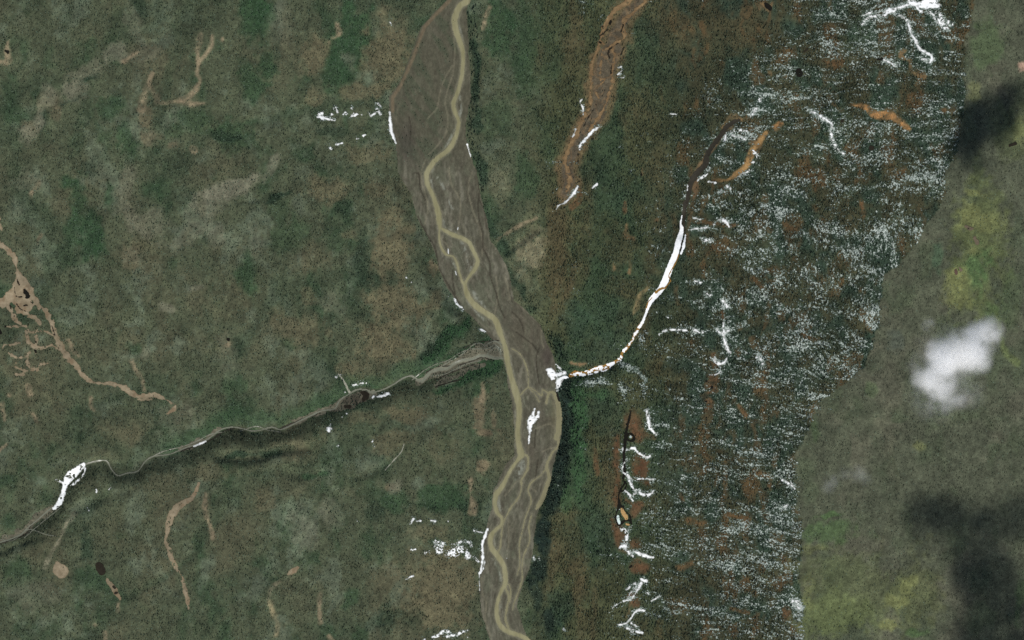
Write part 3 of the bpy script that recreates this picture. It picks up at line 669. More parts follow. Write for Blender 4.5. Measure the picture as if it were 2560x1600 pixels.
def bed_color(x, y, d):
    c = np.empty((len(x), 3))
    c[:] = (87, 86, 71)

    def mx(col, a):
        a = np.clip(a, 0, 1)[:, None]
        c[:] = c * (1 - a) + np.array(col, float) * a
    f = fbm(x + 6 * vnoise(x, y, 30, seed=71), y, 10, 60, 72)
    g = fbm(x, y, 34, 60, 73)
    mx((120, 117, 101), 0.7 * sstep(0.15, 0.8, f))
    mx((82, 78, 65), 0.7 * sstep(0.15, 0.8, -f))
    mx((100, 104, 84), 0.5 * sstep(0.1, 0.7, g))
    L, R = x_at(BED_LEFT, y), x_at(BED_RIGHT, y)
    u = (x - L) / np.maximum(R - L, 1) * 150
    r1 = fbm(u + 5 * vnoise(x, y, 40, seed=75), y, 15, 110, 76, 2)
    r2 = fbm(u + 5 * vnoise(x, y, 30, seed=77), y + 40, 11, 80, 78, 2)
    mx((128, 126, 108), 0.6 * (1 - sstep(.01, .055, np.abs(r1))) * sstep(-.3, .3, g))
    mx((118, 112, 94), 0.5 * (1 - sstep(.01, .05, np.abs(fbm(u + 4 * vnoise(x, y, 18, seed=102), y, 9, 46, 103, 2)))) * sstep(-.2, .4, -g))
    mx((62, 58, 48), 0.65 * (1 - sstep(.01, .045, np.abs(r2))) * sstep(-.1, .5, fbm(x, y, 50, 80, 79)))
    mx((112, 108, 92), 0.5 * sstep(.1, .6, fbm(u, y, 6, 24, 80)))
    mx((76, 72, 60), 0.5 * sstep(.2, .8, -fbm(u, y, 7, 20, 80)))
    up = 1 - sstep(330, 470, y)
    veg = up * sstep(-0.1, 0.6, fbm(x - 0.55 * y, y, 18, 50, 74)) * sstep(4, 16, 1160 - x - 0.05 * y)
    mx((66, 80, 60), 0.8 * veg)
    mx((84, 82, 66), 0.6 * up)
    mx((66, 60, 54), 0.6 * np.exp(-(((x - 1015) / 22) ** 2 + ((y - 355) / 45) ** 2)))
    mx((70, 62, 56), 0.7 * np.exp(-(((x - 1368) / 16) ** 2 + ((y - 890) / 34) ** 2)))
    mx((92, 85, 70), 0.4 * np.exp(-(((x - 1310) / 36) ** 2 + ((y - 840) / 60) ** 2)))
    mx((84, 78, 66), 0.6 * np.exp(-(((x - 1330) / 22) ** 2 + ((y - 1120) / 60) ** 2)))
    mx((112, 106, 78), 0.5 * np.exp(-(((x - 1392) / 16) ** 2 + ((y - 1040) / 60) ** 2)))
    ck = cap_sdf(x, y, [(p[0] + 9, p[1], 6) for p in BED_LEFT[1:10]], 12, 99)
    mx((112, 99, 78), 0.85 * (1 - sstep(-1, 2.5, ck)))
    for p in LIGHT_BARS:
        mx((142, 145, 130), 0.85 * sstep(-.5, .4, fbm(x, y, 5, 9, 104)) * (1 - sstep(-2.5, 2.5, cap_sdf(x, y, smooth(p, 3), 12, 99) + 2.5 * f)))
    for p in TRACKS:
        mx((130, 124, 102), 0.5 * (1 - sstep(-.5, 1.5, cap_sdf(x, y, smooth(norm_pts(p, 2), 3), 6, 99))))
    for p in DARKS:
        mx((58, 54, 44), 0.8 * (1 - sstep(-.5, 1.5, cap_sdf(x, y, smooth(norm_pts(p, 1.6), 3), 6, 99))))
    c *= (.90 + .07 * fbm(x, y, 5, 8, 108))[:, None]
    for p in RIVER:
        mx((114, 111, 92), 0.6 * (1 - sstep(0, 5, cap_sdf(x, y, p, 10, 99))))
    return alb(c)


bx, by = np.meshgrid(np.arange(940, 1430, 2) + 1.0, np.arange(-60, 1660, 2) + 1.0)
x, y, qd = masked(bed_sdf(bx, by) < 0, 940, -60, 2)
link('gravel_bed', mesh_quads('gravel_bed', x, y, terrain_z(x, y) + 0.9, qd, M_GRAVEL, bed_color(x, y, None)), kind='structure')
def river_col(x, y, d):
    c = np.empty((len(x), 3))
    c[:] = (131, 127, 96)
    c += (fbm(x, y, 9, 30, 105) * 7 + fbm(x, y, 4, 40, 106) * 5)[:, None]
    e = (sstep(-3.2, 0, d) * .55)[:, None]
    c = c * (1 - e) + np.array([108, 106, 86]) * e
    return alb(c)


sheet('river', RIVER[:4], M_RIVER, off=1.6, rough=1.1, rough_size=7, color_fn=river_col, kind='structure')
sheet('side_channel', RIVER[4:], M_SIDE, off=1.5, rough=1.3, rough_size=6, kind='structure')

# left creek with its gravel
CR = smooth([(p[0], p[1], 3.2 if p[0] < 1000 else 4.6) for p in CREEK], 3)


def creek_col(x, y, d):
    c = np.empty((len(x), 3))
    c[:] = (86, 84, 70)
    f = fbm(x + y, y - .5 * x, 14, 5, 81)[:, None]
    c += f * np.array([16, 15, 13])
    k = np.exp(-(((x - 885) / 34) ** 2 + ((y - 1003) / 20) ** 2))[:, None]
    c = c * (1 - .5 * k) + np.array([66, 58, 48]) * .5 * k
    lt = (1 - sstep(0, 4, cap_sdf(x, y, [(p[0], p[1], 4) for p in CREEK[38:]], 8, 99)))[:, None] * .6
    c = c * (1 - lt) + np.array([124, 128, 112]) * lt
    fan = np.exp(-(((x - 1250 - .4 * (y - 868)) / 7) ** 2 + ((y - 868) / 13) ** 2))[:, None]
    c = c * (1 - fan) + np.array([160, 166, 152]) * fan
    return alb(np.clip(c, 5, 255))


sheet('creek_gravel', [[(0, 1352, 12), (53, 1330, 16), (93, 1297, 18), (130, 1272, 20)], [(450, 1124, 12), (503, 1104, 14), (550, 1072, 10)], [(740, 1054, 10), (804, 1028, 13), (850, 1012, 24), (885, 1000, 36), (915, 990, 26), (940, 986, 10)],
                       [(1045, 955, 10), (1080, 935, 22), (1110, 925, 28), (1150, 905, 34), (1190, 885, 44), (1225, 876, 44), (1245, 880, 36)], [(1090, 962, 10), (1130, 945, 12), (1180, 920, 14), (1210, 910, 8)]],
      M_GRAVEL, 1.25, 0.8, rough=6, rough_size=12, color_fn=creek_col, kind='structure')
sheet('creek', [CR], M_CREEK, off=1.5, rough=0.8, sm=False, kind='structure')
sheet('creek_branch', [[(1030, 950, 2), (1062, 925, 2), (1092, 910, 2), (1122, 900, 2.5), (1150, 882, 2), (1180, 872, 2), (1215, 872, 2), (1236, 862, 2)], [(1076, 940, 2), (1110, 936, 2), (1140, 922, 2.5), (1172, 908, 2), (1200, 902, 2)], [(600, 1078, 2), (640, 1066, 2), (668, 1075, 2), (700, 1080, 2)], [(560, 1080, 2), (525, 1086, 2), (490, 1104, 2), (450, 1118, 2), (410, 1128, 2), (370, 1146, 2)], [(60, 1345, 2), (100, 1310, 2.5), (150, 1270, 2)], [(0, 1348, 2), (30, 1352, 2), (66, 1326, 2), (85, 1326, 2), (114, 1336, 2), (140, 1340, 1.5)], [(1076, 930, 3), (1100, 918, 2.5), (1120, 906, 2.5), (1140, 895, 2.5), (1158, 884, 2), (1166, 877, 2), (1185, 861, 2.5), (1203, 858, 2.5), (1211, 865, 2.5), (1222, 858, 2.5), (1238, 853, 3), (1254, 862, 4)],
                       [(1219, 890, 2), (1222, 880, 2), (1240, 868, 3), (1250, 880, 2.5), (1253, 893, 2)]], M_CREEK, off=1.6, rough=0.6, kind='structure')
sheet('creek_mud', [[(0, 1360, 3), (60, 1338, 3), (80, 1308, 3)], [(452, 1127, 3), (520, 1104, 3), (560, 1078, 3), (600, 1068, 3)], [(700, 1072, 3), (760, 1046, 3), (800, 1033, 3)], [(1150, 912, 2), (1185, 901, 2.5), (1205, 894, 2), (1232, 901, 2)], [(1090, 967, 2.5), (1125, 956, 3.5), (1160, 946, 2)], [(1060, 934, 2), (1090, 918, 2), (1125, 914, 2), (1150, 898, 2), (1170, 893, 2)], [(1160, 872, 1.8), (1185, 857, 2), (1204, 854, 2), (1224, 853, 2), (1250, 851, 2)],
                    [(1186, 911, 2), (1120, 935, 2.5), (1080, 955, 2)]], M_MUD, off=1.3, rough=1.2, kind='structure')
sheet('creek_path', [[(846, 935, 3), (858, 950, 4), (868, 970, 5), (874, 982, 6)], [(963, 1175, 2.5), (985, 1150, 2.5), (1003, 1130, 2.5), (1010, 1110, 2)]], grain_material('pale_gravel', ((6, .15),), color=alb((138, 138, 122))), off=1.2, rough=0.8, kind='structure')

# right creek: dark canyon bed
sheet('meltwater_stream', [[(p[0], p[1] - .5, p[2] * .9 + 1) for p in ICE_LOW[:-1]]], M_MELT, off=1.5, rough=1.6, kind='structure')
sheet('canyon_bed', [CANYON, [(1705, 596, 5), (1704, 612, 5), (1701, 628, 3)]], M_MUD, off=1.2, rough=2.2, rough_size=8, kind='structure')
BLACK_CREEK = [[(1577, 1028, 2), (1571, 1054, 4), (1566, 1080, 6), (1563, 1100, 6), (1562, 1115, 5), (1560, 1133, 6), (1560, 1154, 6), (1562, 1181, 5), (1558, 1198, 2.5), (1561, 1210, 2.5), (1551, 1226, 3), (1546, 1242, 2), (1548, 1258, 6), (1546, 1270, 4)],
               [(1566, 1090, 6), (1574, 1083, 3), (1584, 1090, 4), (1585, 1098, 5), (1576, 1103, 4), (1566, 1098, 5)], [(1546, 1270, 4), (1540, 1285, 3), (1541, 1300, 4), (1547, 1312, 6), (1556, 1306, 5), (1565, 1302, 4), (1575, 1302, 5), (1579, 1310, 3)], [(1546, 1270, 3), (1556, 1266, 4), (1562, 1276, 2), (1573, 1288, 3), (1577, 1300, 4)],
               [(1563, 1205, 2), (1566, 1213, 2.5), (1560, 1226, 2), (1552, 1230, 2.5)]]
sheet('peat_creek', [[(p[0], p[1], p[2] * 1.25 + .6) for p in q] for q in BLACK_CREEK], M_POND, off=1.5, rough=1.3, rough_size=6, kind='structure')
sheet('bog_island', [[(1554, 1272, 6), (1560, 1285, 11), (1566, 1296, 8)], [(1566, 1311, 7), (1572, 1312, 5)]], grain_material('sedge_turf', ((5, .15),), color=alb((166, 134, 88))), off=1.9, rough=1.4, kind='structure')


# tan bogs of the west
def bog_col(x, y, d):
    c = np.empty((len(x), 3))
    c[:] = (128, 116, 94)
    f, g = fbm(x, y, 12, seed=83), fbm(x, y, 5, seed=84)
    c += f[:, None] * np.array([14, 13, 12]) + g[:, None] * 5
    a = (sstep(0.15, .75, fbm(x, y, 14, 20, 85)) * 0.65)[:, None]
    c = c * (1 - a) + np.array([112, 94, 72]) * a
    e = sstep(-3.5, 0, d)[:, None] * 0.5
    c = c * (1 - e) + np.array([112, 102, 80]) * e
    return alb(np.clip(c, 5, 255))


sheet('bog', [[(-6, 540, 7), (1, 555, 8), (3, 572, 8)], [(-10, 600, 12), (5, 614, 12), (21, 625, 13), (34, 643, 12), (41, 667, 10), (45, 688, 13), (58, 704, 20), (71, 723, 22), (85, 747, 16), (98, 765, 12), (114, 778, 12), (124, 797, 13), (138, 834, 13), (148, 858, 14), (164, 885, 14), (185, 908, 12), (201, 930, 12), (220, 948, 12), (235, 956, 6)],
              [(50, 700, 18), (47, 717, 34), (32, 735, 30), (13, 752, 26), (-4, 760, 18)], [(44, 744, 44), (64, 762, 38), (48, 772, 24), (66, 783, 12), (93, 797, 8), (101, 815, 6)], [(20, 765, 10), (34, 791, 10), (50, 812, 6)]],
      M_BOG, 1.0, 1.2, rough=4.2, rough_size=11, color_fn=bog_col, seed=1, kind='structure')
sheet('bog', [[(235, 956, 5), (259, 959, 8), (286, 960, 9), (310, 969, 12), (328, 983, 13), (347, 990, 11), (370, 989, 11), (392, 990, 13), (413, 998, 6), (432, 1008, 4), (439, 1014, 8), (434, 1025, 10), (421, 1033, 5)], [(345, 998, 4), (380, 997, 4)]],
      M_BOG, 1.0, 1.2, rough=3.4, rough_size=10, color_fn=bog_col, seed=2, kind='structure')
sheet('bog_strings', [[(16, 816, 4), (48, 816, 4), (63, 816, 5), (77, 832, 5), (101, 826, 6), (122, 832, 6), (138, 842, 6)], [(63, 816, 4), (66, 830, 5), (71, 853, 9), (87, 866, 12), (111, 869, 6), (130, 863, 4), (146, 872, 4)], [(19, 879, 3), (40, 894, 4), (66, 891, 5), (75, 880, 5)],
                      [(71, 890, 5), (71, 911, 10), (90, 924, 8), (103, 911, 6), (119, 908, 3)], [(40, 906, 5), (42, 919, 4), (66, 927, 6), (90, 924, 5)], [(66, 927, 4), (56, 936, 5), (40, 935, 4)], [(8, 868, 4), (12, 862, 3), (26, 862, 4), (53, 856, 3)], [(92, 840, 8), (90, 880, 5)]],
      M_BOG, 1.0, 1.2, rough=3.4, rough_size=7, porous=.8, color_fn=bog_col, seed=3, kind='structure')
sheet('bog', [[(497, 1208, 5), (492, 1222, 8), (487, 1236, 9), (471, 1250, 13), (447, 1266, 18), (431, 1285, 20), (423, 1311, 16), (418, 1332, 12), (413, 1353, 8), (421, 1372, 11), (429, 1393, 13), (439, 1417, 11), (450, 1433, 4), (458, 1449, 8), (463, 1472, 10), (468, 1496, 11), (471, 1520, 6)]],
      M_BOG, 1.0, 1.2, rough=2.6, rough_size=9, porous=.75, psize=6, color_fn=bog_col, seed=4, kind='structure')
sheet('bog', [[(143, 1408, 10), (150, 1426, 34), (158, 1428, 26)]], M_BOG, 1.0, 1.2, rough=2.5, rough_size=12, color_fn=bog_col, seed=5, kind='structure')
sheet('bog', [[(268, 1450, 7), (280, 1464, 11), (288, 1476, 14), (293, 1486, 11), (301, 1498, 6)]], M_BOG, 1.0, 1.2, rough=1.8, color_fn=bog_col, seed=6, kind='structure')
sheet('bog', [[(722, 1434, 8), (732, 1428, 14), (744, 1420, 8)]], M_BOG, 1.0, 1.2, rough=1.8, color_fn=bog_col, seed=7, kind='structure')


def bog_rust(x, y, d):
    c = np.empty((len(x), 3))
    c[:] = (116, 96, 68)
    c += fbm(x, y, 8, seed=86)[:, None] * np.array([18, 16, 12])
    e = sstep(-3, 0, d)[:, None] * 0.5
    return alb(np.clip(c * (1 - e) + np.array([104, 82, 56]) * e, 5, 255))


sheet('bog_strings', [[(1577, -6, 13), (1571, 3, 13), (1547, 19, 11), (1531, 34, 11), (1518, 53, 13), (1507, 77, 9), (1500, 101, 7), (1492, 127, 7), (1484, 148, 5), (1478, 175, 5), (1478, 206, 5), (1476, 238, 4), (1477, 265, 5), (1465, 286, 9), (1452, 310, 11), (1441, 333, 12), (1431, 354, 9), (1418, 381, 7), (1412, 402, 6), (1420, 430, 8), (1424, 455, 8), (1418, 480, 6)],
                      [(1613, 6, 6), (1592, 24, 6), (1566, 45, 9), (1558, 66, 8), (1560, 95, 8), (1539, 106, 4), (1526, 119, 6), (1537, 138, 6), (1534, 159, 5), (1529, 183, 5), (1531, 204, 7), (1523, 233, 6), (1515, 259, 6), (1502, 285, 7), (1488, 305, 6), (1470, 330, 6)],
                      [(1526, 119, 4), (1505, 130, 3), (1503, 160, 3), (1500, 195, 4), (1512, 200, 5), (1490, 225, 3), (1498, 245, 3)], [(1500, 101, 4), (1515, 115, 4)]],
      M_BOG, 1.0, 1.2, rough=4.0, rough_size=8, porous=.9, color_fn=bog_rust, seed=8, kind='structure')

# ponds
PONDS = [([(1997, 177, 14), (1999, 185, 17)], M_POND, 1.0), ([(2179, 370, 13)], M_PEAT, 1.2), ([(2105, 302, 8)], M_PEAT, 1.2), ([(2011, 129, 4), (2017, 124, 6)], M_PEAT, 1.2), ([(2193, 148, 5), (2206, 148, 5)], M_POND, .8), ([(1914, 10, 8), (1922, 18, 12), (1927, 24, 6)], M_POND, 1.6), ([(2524, 364, 7), (2538, 360, 8)], M_PEAT, 1.5),
         ([(14, 127, 5), (19, 131, 7)], M_POND, 1.4), ([(62, 728, 9), (68, 735, 12), (66, 744, 8), (72, 741, 6)], M_POND, 2.4), ([(-2, 826, 7), (1, 832, 8)], M_POND, 1), ([(13, 816, 5)], M_POND, 1), ([(70, 810, 3), (70, 815, 3)], M_POND, .6), ([(90, 855, 5)], M_POND, 1.2), ([(88, 876, 6), (90, 881, 5)], M_POND, 1.2),
         ([(571, 849, 8)], M_POND, 1), ([(246, 1412, 15), (251, 1421, 22), (255, 1429, 18)], M_PEAT, 1.2), ([(284, 1466, 6), (287, 1470, 5)], M_PEAT, 1.2), ([(289, 1483, 7), (293, 1482, 5)], M_PEAT, 1.2), ([(1527, 52, 5), (1525, 60, 6)], M_POND, 1.2), ([(1507, 66, 5)], M_PEAT, 1.2), ([(1498, 105, 4), (1502, 107, 4)], M_POND, 1),
         ([(1767, 953, 6)], M_POND, 1.2), ([(1780, 968, 7)], M_POND, 1.2), ([(1763, 1004, 4), (1766, 1004, 4)], M_POND, 1), ([(1574, 1419, 4), (1578, 1416, 5)], M_POND, 1), ([(1602, 430, 3), (1604, 437, 4)], M_POND, 1), ([(1867, 377, 6)], M_PEAT, 1), ([(904, 982, 8), (912, 984, 13), (915, 992, 14), (908, 998, 7)], M_PEAT, 2.2), ([(864, 1016, 8), (873, 1017, 9)], M_PEAT, 2.2),
         ([(2416, 566, 9), (2427, 572, 10)], M_BOGPOND, 2), ([(2437, 596, 9), (2443, 607, 10)], M_BOGPOND, 2), ([(2389, 676, 7), (2391, 684, 7)], grain_material('red_pond_water', ((8, .15),), color=alb((82, 66, 56)), rough=0.3), 1.5), ([(2399, 671, 6), (2403, 677, 6)], M_BOGPOND, 1.5), ([(1391, 977, 3), (1394, 990, 5), (1398, 1003, 4)], M_POND, .8)]
for k, (pts, m, r) in enumerate(PONDS):
    sheet('pond', [pts], m, off=1.8, rough=r, rough_size=6, seed=k % 5, kind='structure')
sheet('bog_pools', [[(36, 718, 2), (38, 735, 2), (43, 742, 2), (55, 742, 2)], [(43, 700, 3), (48, 712, 3)], [(40, 758, 2.5), (50, 772, 2.5), (64, 778, 2)], [(73, 752, 2), (81, 758, 2.5)], [(24, 765, 4), (27, 772, 4)], [(60, 764, 3), (68, 763, 2)], [(35, 790, 3)], [(104, 826, 3)], [(92, 900, 3)], [(130, 815, 2), (138, 838, 2.5)]],
      M_PEAT, off=1.7, rough=1.6, rough_size=5, kind='structure')
sheet('bog_pools', [[(1518, 75, 2.5), (1500, 90, 2)], [(1558, 62, 2.5), (1553, 80, 2)], [(1545, 108, 2), (1525, 122, 3), (1520, 135, 4), (1524, 145, 3)], [(1529, 165, 2.5), (1527, 182, 3)], [(1560, 118, 3), (1552, 137, 3)], [(1512, 225, 2), (1506, 240, 2)], [(1490, 262, 3)], [(1485, 272, 2), (1470, 295, 2), (1460, 315, 2)], [(1445, 385, 2), (1445, 405, 2)]],
      M_PEAT, off=1.7, rough=1.5, rough_size=6, kind='structure')

# ------------------------------------------------------------------ snow and ice
ice = sheet('river_ice', [ICE_RUN, [(1714, 588, 3), (1711, 605, 5), (1708, 620, 6), (1702, 635, 4)]], M_ICE, off=2.2, dome=1.2, rough=0.9, rough_size=6, label='long white ribbon of river ice in the curving canyon, widest of the ice', category='river ice')
sheet('meltwater', [[(1697, 636, 2), (1690, 655, 2.5), (1678, 676, 2), (1672, 690, 2.5), (1676, 703, 2), (1664, 718, 3)], [(1664, 720, 3), (1652, 722, 5), (1640, 731, 6)], [(1630, 744, 2), (1620, 756, 2.5), (1616, 770, 2)]], M_MELT, off=4.0, rough=0.8, parent=ice)
ice2 = sheet('river_ice', [ICE_LOW, [(1404, 945, 3), (1428, 940, 4), (1449, 939, 3), (1470, 937, 3.5), (1492, 930, 3), (1513, 926, 3), (1530, 914, 3)]], M_ICE, off=2.2, dome=.5, rough=1.8, rough_size=5, porous=.22, psize=6, label='broken white ice with tan meltwater in the narrow canyon mouth', category='river ice')
sheet('meltwater', [[(1602, 806, 2), (1596, 818, 3.5), (1590, 832, 3), (1578, 855, 5), (1568, 870, 6), (1560, 880, 4)], [(1545, 898, 4), (1530, 910, 6), (1518, 922, 5), (1500, 925, 7), (1480, 929, 5), (1460, 936, 5), (1440, 930, 5), (1430, 934, 4)]], M_MELT, off=2.0, rough=1.8, parent=ice2)
